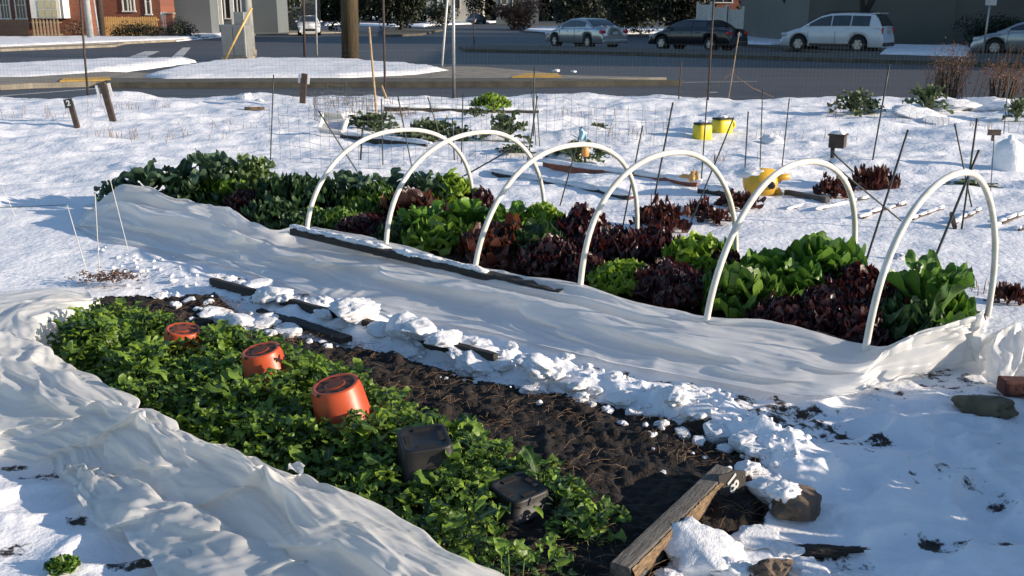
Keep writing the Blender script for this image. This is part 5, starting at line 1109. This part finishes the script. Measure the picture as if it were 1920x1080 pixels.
    for s_ in (-1, 1):
        d = MB(); d.box((-h + .125, s_*(ly - .07), zl - .06), (.20, .30, .15) if kind == 'sedan' else (.16, .16, .34)); o = d.build('tail_light', M['tail'], t); o.modifiers.new('b', 'BEVEL').width = .03
        d = MB(); d.box((h - .22, s_*(ly - .06), .66 if kind == 'sedan' else .76), (.30, .34, .14)); o = d.build('headlight', M['head'], t); o.modifiers.new('b', 'BEVEL').width = .03
        d = MB(); d.box((.98, s_*(W/2 + .06), 1.03 if kind == 'sedan' else 1.16), (.12, .18, .12)); o = d.build('mirror', M[body], t); o.modifiers.new('b', 'BEVEL').width = .03
        for x in ((-.25, .98, -1.12) if detail else ()): d = MB(); d.box((x, s_*(W/2 - .003), .64), (.014, .012, .52)); d.build('door_seam', M['trim'], t)
        for x in ((-.55, .38) if detail else ()): d = MB(); d.box((x, s_*(W/2 + .004), .82 if kind == 'sedan' else .93), (.18, .03, .03)); d.build('door_handle', M[body], t)
    d = MB(); d.box((-h - .012, 0, .74 if kind == 'sedan' else .86), (.02, .34, .14)); d.build('licence_plate', M['plate'], t)
    d = MB(); d.box((-h + .05, 0, .36), (.18, W*.86, .16)); o = d.build('rear_bumper', M['trim'] if kind == 'suv' else M[body], t); o.modifiers.new('b', 'BEVEL').width = .04
    d = MB(); d.box((h - .03, 0, .42), (.12, W*.5, .20)); o = d.build('grille', M['trim'], t); o.modifiers.new('b', 'BEVEL').width = .03
    if kind == 'suv':
        for s_ in (-1, 1): d = MB(); d.tube([(-1.5, s_*.55, H), (-1.35, s_*.55, H + .06), (.2, s_*.55, H + .05), (.4, s_*.55, H - .02)], .018, 6); d.build('roof_rail', M['trim'], t)
        d = MB(); d.box((-h + .45, 0, H - .005), (.3, 1.1, .03)); d.build('spoiler', M[body], t)
        for s_ in (-1, 1): d = MB(); d.box((0, s_*(W/2 - .005), .32), (wb - 2*wr - .2, .03, .12)); d.build('sill', M['trim'], t)
    return t
def carpos(px, py): g = G(px, py, RZ); return (g[0], g[1], RZ)
make_car('parked_car', 'silver sedan seen from behind at an angle, with red tail lights, in mid street', 'car', carpos(1097,89), R(180-56), 'carsilver', 4.7, 1.8, 1.43)
make_car('parked_car', 'black sedan between the silver sedan and the white wagon', 'car', carpos(1306,94), R(180-44), 'carblack', 4.5, 1.75, 1.40)
make_car('parked_car', 'white sport utility wagon with roof rails and dark windows', 'car', carpos(1566,97), R(180-38), 'carwhite', 4.65, 1.8, 1.68, 'suv', 2.67, .36)
make_car('parked_car', 'silver sedan at the right edge showing only its front wheel and bonnet', 'car', carpos(1938,104), R(180-30), 'carsilver', 4.7, 1.8, 1.4)
make_car('parked_car', 'white compact car facing the camera near the utility cabinet', 'car', carpos(580,66), R(-78), 'carwhite', 4.1, 1.72, 1.45, detail=False)
make_car('parked_car', 'dark car parked behind the white compact', 'car', carpos(530,57), R(-60), 'carblack', 4.4, 1.75, 1.40, detail=False)
make_car('parked_car', 'grey car with lit headlights far down the street', 'car', carpos(893,45), R(-110), 'cargrey', 4.4, 1.75, 1.42, detail=False)
make_car('parked_car', 'red car far down the street behind the grey one', 'car', carpos(914,38), R(-120), 'carred', 4.4, 1.75, 1.42, detail=False)
make_car('parked_car', 'dark car with snowy hood seen at far right background behind the bare tree', 'car', carpos(1500,55), R(-95), 'carblack', 4.4, 1.75, 1.42, detail=False)

# ---------------------------------------------------------------- houses, fences, hedges
def window(par, x, z, w, h_, y, frame='whitepaint', nx=2, nz=2, fw=.09):
    f = MB(); f.box((x, y - .05, z + h_/2 + fw/2), (w + 2*fw, .08, fw)); f.box((x, y - .05, z - h_/2 - fw/2), (w + 2*fw + .1, .12, fw)); f.box((x - w/2 - fw/2, y - .05, z), (fw, .08, h_)); f.box((x + w/2 + fw/2, y - .05, z), (fw, .08, h_))
    for k in range(1, nx): f.box((x - w/2 + w*k/nx, y - .035, z), (.04, .03, h_))
    for k in range(1, nz): f.box((x, y - .032, z - h_/2 + h_*k/nz), (w, .03, .035))
    fo = f.build('window', M[frame], par); g = MB(); g.box((x, y - .012, z), (w, .02, h_)); g.build('pane', M['glass'], fo)
def house(name, label, px0, px1, Y, dep, matk, H=6.0, wins=(), roof=True, nm='wall', rz=0.):
    x0 = T(px0, 30, Y)[0]; x1 = T(px1, 30, Y)[0]; xc = (x0+x1)/2; w = x1 - x0; t = thing(name, label, 'house' if 'house' in name else 'building', (xc, Y, RZ), rz)
    mb = MB(); mb.box((0, dep/2, H/2), (w, dep, H)); mb.build(nm, M[matk], t)
    if roof:
        mb = MB(); v = [(-w/2-.5, -.6, H+.01), (w/2+.5, -.6, H+.01), (w/2+.5, dep+.6, H+.01), (-w/2-.5, dep+.6, H+.01), (-w/2-.5, dep/2, H+dep*.3), (w/2+.5, dep/2, H+dep*.3)]; mb.add(v, [(0,1,5,4),(2,3,4,5),(0,4,3),(1,2,5),(0,3,2,1)]); mb.build('roof', M['roof'], t)
    for (p0, p1, y0, y1, nx, nz, fr) in wins:
        a = T(p0, y0, Y); b = T(p1, y1, Y); window(t, (a[0]+b[0])/2 - xc, (a[2]+b[2])/2 - RZ, b[0]-a[0], a[2]-b[2], 0, fr, nx, nz)
    return t
h1 = house('brick_house', 'red brick house at the far left with a big white bay window', -260, 160, 70, 4, 'housebrick', 6.2, [(-5,20,-40,34,3,3,'whitepaint'),(24,50,-40,34,3,3,'whitepaint'),(-120,-60,-40,30,3,3,'whitepaint')])
bw = T(85,35,68.6); bx = MB(); x0 = T(58,35,68.4)[0]; x1 = T(113,35,68.4)[0]; hx = h1.location[0]
bx.box(((x0+x1)/2 - hx, -.75, T(85,35,68.4)[2] + 1.6), (x1-x0, 1.5, 3.0)); bo = bx.build('bay', M['whitepaint'], h1)
f = MB(); 
for k in range(3):
    g = MB(); cx_ = T(76 + k*12.5, 20, 68.4)[0] - hx
    for q in range(4): g.box((cx_, -1.52, T(85,35,68.4)[2] + .42 + q*.56), (.36, .03, .50))
    g.build('pane', mat('curtained_pane%d' % k, (.50, .45, .28), .3, (.42, .38, .24), 3), bo)
house('brick_house', 'second red brick house with white framed windows above the cedar picket fence', 172, 302, 72, 3, 'housebrick', 6.0, [(228,240,-30,20,1,2,'whitepaint'),(243,252,-30,20,1,2,'whitepaint'),(272,283,-20,26,1,2,'whitepaint')])
t = bpy.data.objects['white_house'] if 0 else None
house('grey_building', 'slate grey sided building left of the utility cabinet', 300, 395, 76, 2, 'greywall', 7.0, [])
house('white_house', 'white house porch with narrow windows behind the utility cabinet', 398, 520, 84, 4, 'greywall', 6.5, [(404,410,-20,44,1,1,'whitepaint'),(420,433,-20,34,1,1,'whitepaint'),(444,452,-20,26,1,1,'whitepaint')])
t = [o for o in col.objects if o.name == 'white_house'][0]
for a_, b_ in ((403, 409), (414, 419), (436, 441), (455, 458)):
    x0 = T(a_, 30, 83)[0]; x1 = T(b_, 30, 83)[0]; mb = MB(); mb.box(((x0+x1)/2 - t.location.x, -1.2, 1.6), (x1-x0, .25, 3.2)); mb.build('porch_column', M['whitepaint'], t)
house('far_building', 'plain dull building glimpsed behind the white compact car', 540, 590, 96, 3, 'siding', 6, [(552,562,-10,14,1,1,'whitepaint')])
house('pale_building', 'pale bluish building at the far end of the street', 800, 905, 170, 14, 'whitewall', 9, [(812,820,-20,16,1,1,'whitepaint'),(830,842,-20,16,1,1,'whitepaint'),(852,862,-20,16,1,1,'whitepaint')])
house('pale_building', 'grey far building between dark trees right of the street end', 930, 1010, 150, 14, 'greywall', 9, [(962,972,-20,10,1,1,'whitepaint'),(940,950,-20,8,1,1,'whitepaint')])
house('brick_house', 'brown house with cream trim behind the white fence', 1290, 1420, 95, 10, 'housebrick', 6.5, [(1325,1372,-30,4,3,2,'whitepaint')])
t = house('sided_building', 'long plain grey building filling the upper right', 1516, 2400, 53, 16, 'siding', 7, [], rz=0)
mb = MB()
for k in range(4): mb.box((-12 + k*7.5, -.03, 3.5), (.09, .04, 7))
mb.build('wall_trim', M['siding'], t)
def pickets(name, label, px0, px1, yt, yb, Y, matk, pw=.12, gap=.03, rails=True):
    x0 = T(px0, yb, Y)[0]; x1 = T(px1, yb, Y)[0]; z0 = RZ + .05; z1 = T(px0, yt, Y)[2]; zb_ = max(z0, T(px0, yb, Y)[2]); t = thing(name, label, 'fence', ((x0+x1)/2, Y, RZ)); n = int((x1-x0)/(pw+gap)); xc = (x0+x1)/2
    pr = None
    for k in range(n):
        x = x0 + (k+.5)*(pw+gap) - xc; h_ = z1 - z0 + rng.uniform(-.02, .02)
        if k < 100:
            if pr is None or rng.random() < 2:
                mb = MB(); mb.add([(-pw/2, -.012, 0), (pw/2, -.012, 0), (pw/2, -.012, h_ - .06), (0, -.012, h_), (-pw/2, -.012, h_ - .06), (-pw/2, .012, 0), (pw/2, .012, 0), (pw/2, .012, h_ - .06), (0, .012, h_), (-pw/2, .012, h_ - .06)], [(0,1,2,3,4),(9,8,7,6,5),(0,5,6,1),(1,6,7,2),(2,7,8,3),(3,8,9,4),(4,9,5,0)]); o = mb.build('picket', M[matk], t); o.location = (x, 0, z0 - RZ)
    mb = MB()
    for z in (.25, z1 - z0 - .2): mb.box((0, .035, z + z0 - RZ), (x1 - x0, .04, .09))
    mb.build('rail', M[matk], t); return t
pickets('picket_fence', 'cedar picket fence glowing in the sun before the second brick house', 196, 300, 31, 62, 68.5, 'cedar')
pickets('picket_fence', 'brown picket fence along the far left house', -60, 60, 36, 70, 67, 'post')
pickets('picket_fence', 'worn pale picket fence panel below the bay window', 62, 118, 36, 70, 67, 'stakewood', .11, .12)
pickets('picket_fence', 'short white picket fence right of the cedar one', 302, 318, 22, 48, 69, 'whitepaint', .1, .06)
t = thing('brick_pillar', 'small brick gate pillar at the end of the white pickets', 'pillar', (T(322,60,69)[0], 69, RZ)); mb = MB(); mb.box((0, 0, .8), (.45, .45, 1.6)); mb.build('shaft', M['housebrick'], t); mb = MB(); mb.box((0, 0, 1.64), (.56, .56, .09)); mb.build('cap', M['concrete'], t)
for (a, b, yt, Y, lb) in [(1307,1332,7,60,'left tall white privacy fence panel behind the black sedan'),(1336,1362,12,60,'middle white privacy fence panel behind the black sedan'),(1364,1392,16,60,'right lower white privacy fence panel behind the black sedan'),(1458,1477,18,62,'narrow white fence panel left of the thick tree trunk')]:
    x0 = T(a, 40, Y)[0]; x1 = T(b, 40, Y)[0]; z1 = T(a, yt, Y)[2]; t = thing('privacy_fence', lb, 'fence', ((x0+x1)/2, Y, RZ)); mb = MB(); n = max(3, int((x1-x0)/.2))
    for k in range(n): mb.box((-(x1-x0)/2 + (k+.5)*(x1-x0)/n, 0, (z1-RZ)/2), ((x1-x0)/n - .012, .03, z1 - RZ - .1))
    mb.build('panel', M['whitepaint'], t)
    for s_ in (-1, 1): mb = MB(); mb.box((s_*(x1-x0)/2, -.02, (z1-RZ)/2 + .06), (.12, .12, z1 - RZ + .12)); mb.build('post', M['whitepaint'], t)

def cloud(name, label, cat, c, rad, n, leaf, matk, seed=1, trunk=None, kids=None, lobes=9, kind=None, rough_=1.):
    rnd = np.random.default_rng(seed); t = thing(name, label, cat, (c[0], c[1], RZ), 0, None)
    L_ = rnd.normal(size=(lobes, 3)); L_ /= np.linalg.norm(L_, axis=1)[:, None]; L_ *= rnd.uniform(.25, .75, (lobes, 1)); lr = rnd.uniform(.35, .6, lobes)
    V = []; F = []; tone = []; k = 0; rad = np.array(rad)
    q = rnd.integers(0, lobes, n); d = rnd.normal(size=(n, 3)); d /= np.linalg.norm(d, axis=1)[:, None]; P = (L_[q] + d * lr[q][:, None] * rnd.uniform(.55, 1.12, (n, 1))) * rad
    P[:, 2] = P[:, 2] + c[2] - RZ; ok = P[:, 2] > .02; P = P[ok]; q = q[ok]; n = len(P)
    a = rnd.normal(size=(n, 3)); a /= np.linalg.norm(a, axis=1)[:, None]; b = rnd.normal(size=(n, 3)); b -= a * (a*b).sum(1)[:, None]; b /= np.linalg.norm(b, axis=1)[:, None]
    s = leaf * rnd.uniform(.6, 1.5, (n, 1)); V = np.stack([P - a*s, P + b*s*.5, P + a*s, P - b*s*.5], 1).reshape(-1, 3)
    F = [(4*i, 4*i+1, 4*i+2, 4*i+3) for i in range(n)]; tn = np.repeat(np.clip(rnd.uniform(0, 1, n)*.6 + (q % 4)*.13, 0, 1), 4)
    mb = MB(); mb.add(V, F, np.stack([tn, np.ones(4*n)*.5], 1)); mb.build('foliage', M[matk], t)
    mb = MB()
    if trunk:
        mb.tube([(0, 0, -.1), (.05, 0, trunk[1]*.5), (0, .05, trunk[1])], [trunk[0], trunk[0]*.8, trunk[0]*.6], 9)
        for k in range(5):
            a_ = k*1.3; mb.tube([(0, 0, trunk[1]*.8), (rad[0]*.25*math.cos(a_), rad[1]*.25*math.sin(a_), trunk[1] + rad[2]*.3), (rad[0]*.55*math.cos(a_), rad[1]*.55*math.sin(a_), trunk[1] + rad[2]*.8)], [trunk[0]*.5, trunk[0]*.3, trunk[0]*.1], 6)
    else:
        for k in range(6):
            a_ = k*1.05; mb.tube([(rad[0]*.25*math.cos(a_), rad[1]*.2*math.sin(a_), -.05), (rad[0]*.4*math.cos(a_), rad[1]*.4*math.sin(a_), c[2]-RZ)], [.04, .02], 5)
    mb.build('trunk' if trunk else 'stems', M['bark'], t, True); return t
def bushpx(px0, px1, py0, py1, Y, dep, n, leaf, matk, label, seed, name='hedge', cat='hedge'):
    a = T(px0, py0, Y); b = T(px1, py1, Y); rx = (b[0]-a[0])/2; zt = a[2]; zb_ = max(RZ, b[2]) if py1 < 200 else RZ
    cz = (zt + RZ)/2; return cloud(name, label, cat, ((a[0]+b[0])/2, Y, cz), (rx*1.15, dep, (zt - RZ)/2*1.25), n, leaf, matk, seed, lobes=14)
bushpx(205,320,43,62,66.8,.7,3800,.05,'hedge','low clipped green hedge in front of the cedar picket fence',3)
bushpx(322,372,33,58,67.5,1.2,1500,.06,'hedge','round dark shrub beside the brick gate pillar',5,'shrub','shrub')
bushpx(120,170,42,70,68.2,.9,900,.06,'drybush','leafless brown shrub between the two brick houses',6,'shrub','shrub')
bushpx(1812,1990,22,96,47.5,1.6,9000,.06,'hedge','tall clipped dark hedge behind the silver car at the right edge',7)
for i, (a, b, c_, d_, Y, n, lb) in enumerate([(600,700,-60,45,98,4200,'dark evergreen behind the thick wooden pole'),(690,810,-60,46,95,5200,'broad dark evergreen behind the arrow sign'),(490,560,-50,40,92,3000,'dark shrub mass left of the white compact car'),(1030,1140,-40,52,85,4600,'dark tangled shrubs behind the silver sedan'),(1130,1240,-50,50,80,5200,'tall black-green hedge right of the silver sedan'),(1225,1312,-45,52,76,4200,'dark hedge just left of the white privacy fence'),(1390,1460,-50,58,84,3200,'dark shrubs right of the white privacy fence'),(930,1010,4,50,104,2200,'brownish shrubs at the street corner'),(800,850,18,46,120,1500,'dark low shrubs at the far street end'),(866,930,-40,26,160,2200,'far dark tree behind the red car')]):
    a_ = T(a, c_, Y); b_ = T(b, d_, Y); top = max(a_[2], 2.2); cloud('evergreen_tree' if 'evergreen' in lb or 'tree' in lb else 'shrub', lb, 'tree' if 'evergreen' in lb or 'tree' in lb else 'shrub', ((a_[0]+b_[0])/2, Y, top/2 + .3), ((b_[0]-a_[0])/2*1.2, 2.0, top/2*1.25), n, .16, 'drybush' if 'brownish' in lb else 'hedge', 20+i, (.2, top*.5) if 'evergreen' in lb else None, lobes=16)
# dark wooded rise that closes the view behind the street
mb = MB(); rs = np.random.default_rng(9); n = 52000; xx = rs.uniform(-130, 150, n); yy = 200 + rs.uniform(0, 14, n); hh_ = 12 + 5*fbm(xx, xx*0, .12, 3, 2); P = np.stack([xx, yy, rs.uniform(0, 1, n)**.8 * hh_], 1)
a = rs.normal(size=(n, 3)); b = rs.normal(size=(n, 3)); mb.add(np.stack([P - a*.5, P + b*.4, P + a*.5, P - b*.4], 1).reshape(-1, 3), [(4*i, 4*i+1, 4*i+2, 4*i+3) for i in range(n)], np.stack([np.repeat(rs.uniform(0, 1, n), 4), np.ones(4*n)*.5], 1))
tag(mb.build('woods', M['hedge']), 'far dark woods closing the end of the street', 'woods', kind='stuff')
def baretree(px, py, Yb, r, H, label, seed, fork=True):
    g = T(px, py, Yb); rnd = random.Random(seed); t = thing('bare_tree', label, 'tree', (g[0], Yb, RZ)); mb = MB(); th = H*.22
    mb.tube([(0, 0, -.1), (.02, 0, th*.5), (.0, 0, th)], [r*1.15, r, r*.9], 12); mb.build('trunk', M['bark'], t, True); mb = MB()
    def br(p, d, L_, r_, lev):
        q = p + d*L_*.5 + Vector((rnd.gauss(0, .05), rnd.gauss(0, .05), 0))*L_; e = p + d*L_; mb.tube([p, q, e], [r_, r_*.8, r_*.6], 6, False)
        if lev < 4:
            for _ in range(3): nd = (d + Vector((rnd.gauss(0, .5), rnd.gauss(0, .5), rnd.uniform(0, .35)))).normalized(); br(e, nd, L_*.68, r_*.55, lev+1)
    for k in range(4): a = k*1.57 + rnd.random(); br(Vector((0, 0, th*.92)), Vector((math.cos(a)*.45, math.sin(a)*.45, 1)).normalized(), H*.25, r*.6, 0)
    mb.build('branches', M['bark'], t, True); return t
baretree(1432,58,64,.20,8,'slim bare tree trunk right of the white privacy fence',1)
baretree(1480,52,58,.36,9,'thick dark bare tree trunk left of the grey building',2)
baretree(1616,60,51,.22,7,'forked bare tree behind the white wagon roof',3)
t = cloud('dry_shrub', 'russet dry leafless shrub at the street edge on the right', 'shrub', (T(1780,150,20.0)[0], 20.0, .55), (.5, .35, .6), 1100, .018, 'drybush', 41, lobes=12)
t = cloud('dry_shrub', 'second russet dry shrub leaning in from the right edge', 'shrub', (T(1880,165,19.6)[0], 19.6, .42), (.65, .4, .45), 1000, .018, 'drybush', 42, lobes=12)
for k, (a, lb) in enumerate([((1770,188),'reddish bare upright twigs of the dry shrub'),((1870,190),'reddish bare leaning twigs near the right edge')]):
    g = T(*a, 20.0); rnd = random.Random(k); mb = MB()
    for q in range(40): x = rnd.gauss(0, .22); h_ = rnd.uniform(.6, 1.15); dx = rnd.gauss(.1 + .25*k, .16); mb.tube([(g[0]+x, g[1]+rnd.gauss(0, .1), -.05), (g[0]+x+dx*.4, g[1], h_*.5), (g[0]+x+dx, g[1]+rnd.gauss(0, .1), h_)], [.008, .006, .003], 4, False)
    tag(mb.single('dry_twigs', M['drybush'], lb, 'twigs', (g[0], g[1], 0)), kind='stuff')

# ---------------------------------------------------------------- poles, signs, cabinet
def pole(name, label, b, t, r, matk, cat='pole', r2=None, ext=2.0, Y=None):
    g = G(*b, RZ) if Y is None else T(b[0], b[1], Y); tt = T(t[0], t[1], g[1]); d = tt - g; tt = g + d * ext; th = thing(name, label, cat, tuple(g)); mb = MB()
    mb.tube([g - g + [0,0,-.1], (tt-g)*.5, tt-g], [r, (r + (r2 or r))/2, r2 or r], 16); mb.build('shaft', M[matk], th, True); return th, g, (tt - g)
pole('utility_pole', 'thick wooden utility pole standing on the snowy island', (657,112), (655,0), .33, 'polewood', 'utility pole', .28, 5)
u, g, d = pole('light_pole', 'pale painted light pole beside the utility cabinet', (470,106), (462,0), .21, 'greypaint', 'light pole', .17, 4); 
mb = MB(); mb.lathe([(.24, 0), (.25, .25), (.21, .3)], 18); mb.build('base_collar', M['concrete'], u, True)
pole('light_pole', 'grey light pole at the far left pavement', (171,77), (162,0), .20, 'greypaint', 'light pole', .16, 3)
pole('utility_pole', 'dark brown wooden pole right of the grey light pole', (192,73), (186,0), .22, 'post', 'utility pole', .2, 3)
pole('sign_pole', 'thin pale pole between the grey light pole and the brown pole', (187,74), (176,4), .06, 'greypaint', ext=1.2)
pole('street_pole', 'slim grey pole before the slate building', (349,65), (340,0), .06, 'greypaint', ext=1.5)
pole('utility_pole', 'reddish brown pole before the slate building', (362,55), (349,0), .16, 'polewood', 'utility pole', ext=2.5)
pole('street_pole', 'dark slender pole left of the white porch', (388,64), (382,8), .08, 'trim', ext=1.4)
pole('flare_stake', 'pale trunk-like white post behind the dark parked car', (514,46), (510,0), .18, 'whitepaint', 'post')
pole('sign_pole', 'leaning thin white pole right of the wooden utility pole', (828,124), (839,0), .035, 'whitepaint', ext=1.5)
pole('sign_pole', 'galvanised steel post standing at the garden edge', (851,180), (850,0), .032, 'steel', ext=1.3, Y=20.4)
pole('sign_pole', 'dark thin post left of the steel pair, behind the snowy island', (571,106), (569,0), .05, 'post', ext=1.3)
pole('sign_pole', 'thin pale post in front of the white compact car', (594,104), (592,0), .04, 'greypaint', ext=1.3)
pole('sign_pole', 'thin post standing on the tip of the median', (889,84), (888,20), .03, 'post', ext=1.0)
a = G(421,111,KZ); b_ = T(472,15,a[1] + .6); th = thing('guy_guard', 'yellow guy wire guard slanting past the utility cabinet', 'guy wire', tuple(a)); mb = MB(); mb.tube([(0, 0, -.05), (b_-a)*.5, b_-a], .04, 10); mb.build('guard', mat('guard_yellow', (.62, .40, .14), .6), th, True); mb = MB(); mb.tube([b_-a, (b_-a)*3], .008, 5); mb.build('wire', M['wire'], th)
g = G(441,108,KZ); t = thing('utility_cabinet', 'grey metal utility cabinet on the snowy island', 'cabinet', tuple(g), R(-6)); m_ = mpp(g[1]); w = 46*m_; z1 = T(441,46,g[1])[2] - KZ
mb = MB(); mb.box((0, .3, z1/2), (w, .7, z1)); o = mb.build('cabinet_body', M['cabinet'], t); o.modifiers.new('b', 'BEVEL').width = .02
mb = MB(); mb.box((w*.22, .35, z1 + .22), (w*.42, .5, .44)); o = mb.build('meter_box', M['cabinet'], t); o.modifiers.new('b', 'BEVEL').width = .02
for s_ in (-1, 1): mb = MB(); mb.box((s_*w*.24, -.062, z1*.5), (w*.44, .02, z1*.86)); mb.build('door', M['cabinet'], t)
mb = MB(); mb.box((0, .3, -.02), (w*1.08, .82, .10)); mb.build('plinth', M['concrete'], t)
# signs
def sign(px, y0, y1, w, base, label, col_='sign', arrows=None, name='street_sign'):
    g = G(base[0], base[1], RZ + .1); m_ = mpp(g[1]); t = thing(name, label, 'sign', tuple(g)); zt = T(px, y0, g[1])[2] - g[2]; zb_ = T(px, y1, g[1])[2] - g[2]; dx = T(px, y0, g[1])[0] - g[0]
    mb = MB(); mb.tube([(0, 0, -.2), (dx, 0, zt)], .035, 8); mb.build('post', M['steel'], t, True)
    mb = MB(); mb.box((dx, -.05, (zt+zb_)/2), (w*m_, .015, zt - zb_)); p_ = mb.build('sign_plate', M[col_], t)
    def arrow(cx, pts):
        a = MB(); n = len(pts); v = [(dx + cx + x*w*m_, -.060, (zt+zb_)/2 + z*(zt-zb_)) for x, z in pts] + [(dx + cx + x*w*m_, -.064, (zt+zb_)/2 + z*(zt-zb_)) for x, z in pts]
        a.add(v, [tuple(range(n)), tuple(range(n, 2*n))[::-1]] + [(i, n+i, n+(i+1) % n, (i+1) % n) for i in range(n)]); a.build('arrow', M['trim'], p_)
    if arrows == 'lanes':
        arrow(0, [(-.38,.30),(-.12,.36),(-.16,.24),(-.04,.05),(-.04,-.1),(-.14,.08),(-.24,.2),(-.34,.12)])
        arrow(0, [(.10,.38),(.36,.38),(.36,.12),(.28,.20),(.14,.0),(.10,-.32),(-.02,-.32),(.02,.02),(.18,.26)])
    if arrows == 'down': arrow(0, [(-.05,.5),(.1,.5),(.06,.3),(.14,.3),(-.02,.0),(-.16,.28),(-.07,.28)])
    return t
sign(735, 2, 21, 18, (735,52), 'square white lane sign with two black arrows', 'sign', 'lanes')
sign(1860, -20, 10, 20, (1841,113), 'white sign with a black arrow on a leaning post over the right silver car', 'sign', 'down')
sign(1108, -12, 10, 12, (1106,60), 'pale green sign back on a post behind the silver sedan', 'signgreen')
sign(1404, -10, 20, 9, (1403,62), 'dull green narrow sign beside the bare tree', 'signgreen')
sign(885, -6, 30, 24, (886,40), 'pale blue-grey sign board far down the street', 'sign')

# unseen building added off to the right to shade the street
t = thing('shading_building', 'plain two storey building beyond the right edge shading the street', 'building', (40, 42, RZ)); mb = MB(); mb.box((0, 0, 5), (14, 30, 10)); mb.build('wall', M['siding'], t)

# unseen kale added beyond the right edge to shade the near snow
for i, (x, y, h_) in enumerate([(2.55,2.75,.50),(2.7,3.1,.46),(2.5,3.45,.52),(2.85,3.75,.40),(2.6,2.35,.5),(3.3,3.3,.6)]):
    plant('kale', 'kale', (x, y, 0), .62, h_, 'kale plant in the next plot beyond the right edge, shading the near snow', 'kale', 'kale row beyond the right edge', 300+i)

g = GH(118,1068); plant('weed', 'lettuce', tuple(g), .10, .035, 'small green sprig poking from the snow at the bottom left corner', 'weed', None, 400)
# loose crumbs of snow thrown along the bed edge
mb = MB(); CR = [rockmesh(120 + k, 2, 1.5, .4, .8, .1) for k in range(4)]; n = 0; rr = np.random.default_rng(77)
while n < 260:
    t_ = rr.uniform(0, 1); k = min(int(t_*10), 9); a = np.array(RIDGE[min(k, len(RIDGE)-1)]); b = np.array(RIDGE[min(k+1, len(RIDGE)-1)]); q = a + (b-a)*rr.random(); q = q + rr.normal(0, .11, 2) + [-.05, -.07]
    ins = float(sdist(q[:1], q[1:2], BED1)[0]) < 0; z = soilz(q[0], q[1]) if ins else Hz(q[0], q[1]); s_ = rr.uniform(.004, .016); W_, F_ = CR[n % 4]; an_ = rr.uniform(0, 6.28); c_, d_ = math.cos(an_), math.sin(an_)
    mb.add((W_ @ np.array([[c_, d_, 0], [-d_, c_, 0], [0, 0, 1]])) * s_ + [q[0], q[1], z + s_*.4], F_); n += 1
tag(mb.build('snow_crumbs', M['snowcap'], None, True), 'small snow crumbs scattered over soil and snow along the bed edge', 'snow crumbs', kind='stuff')
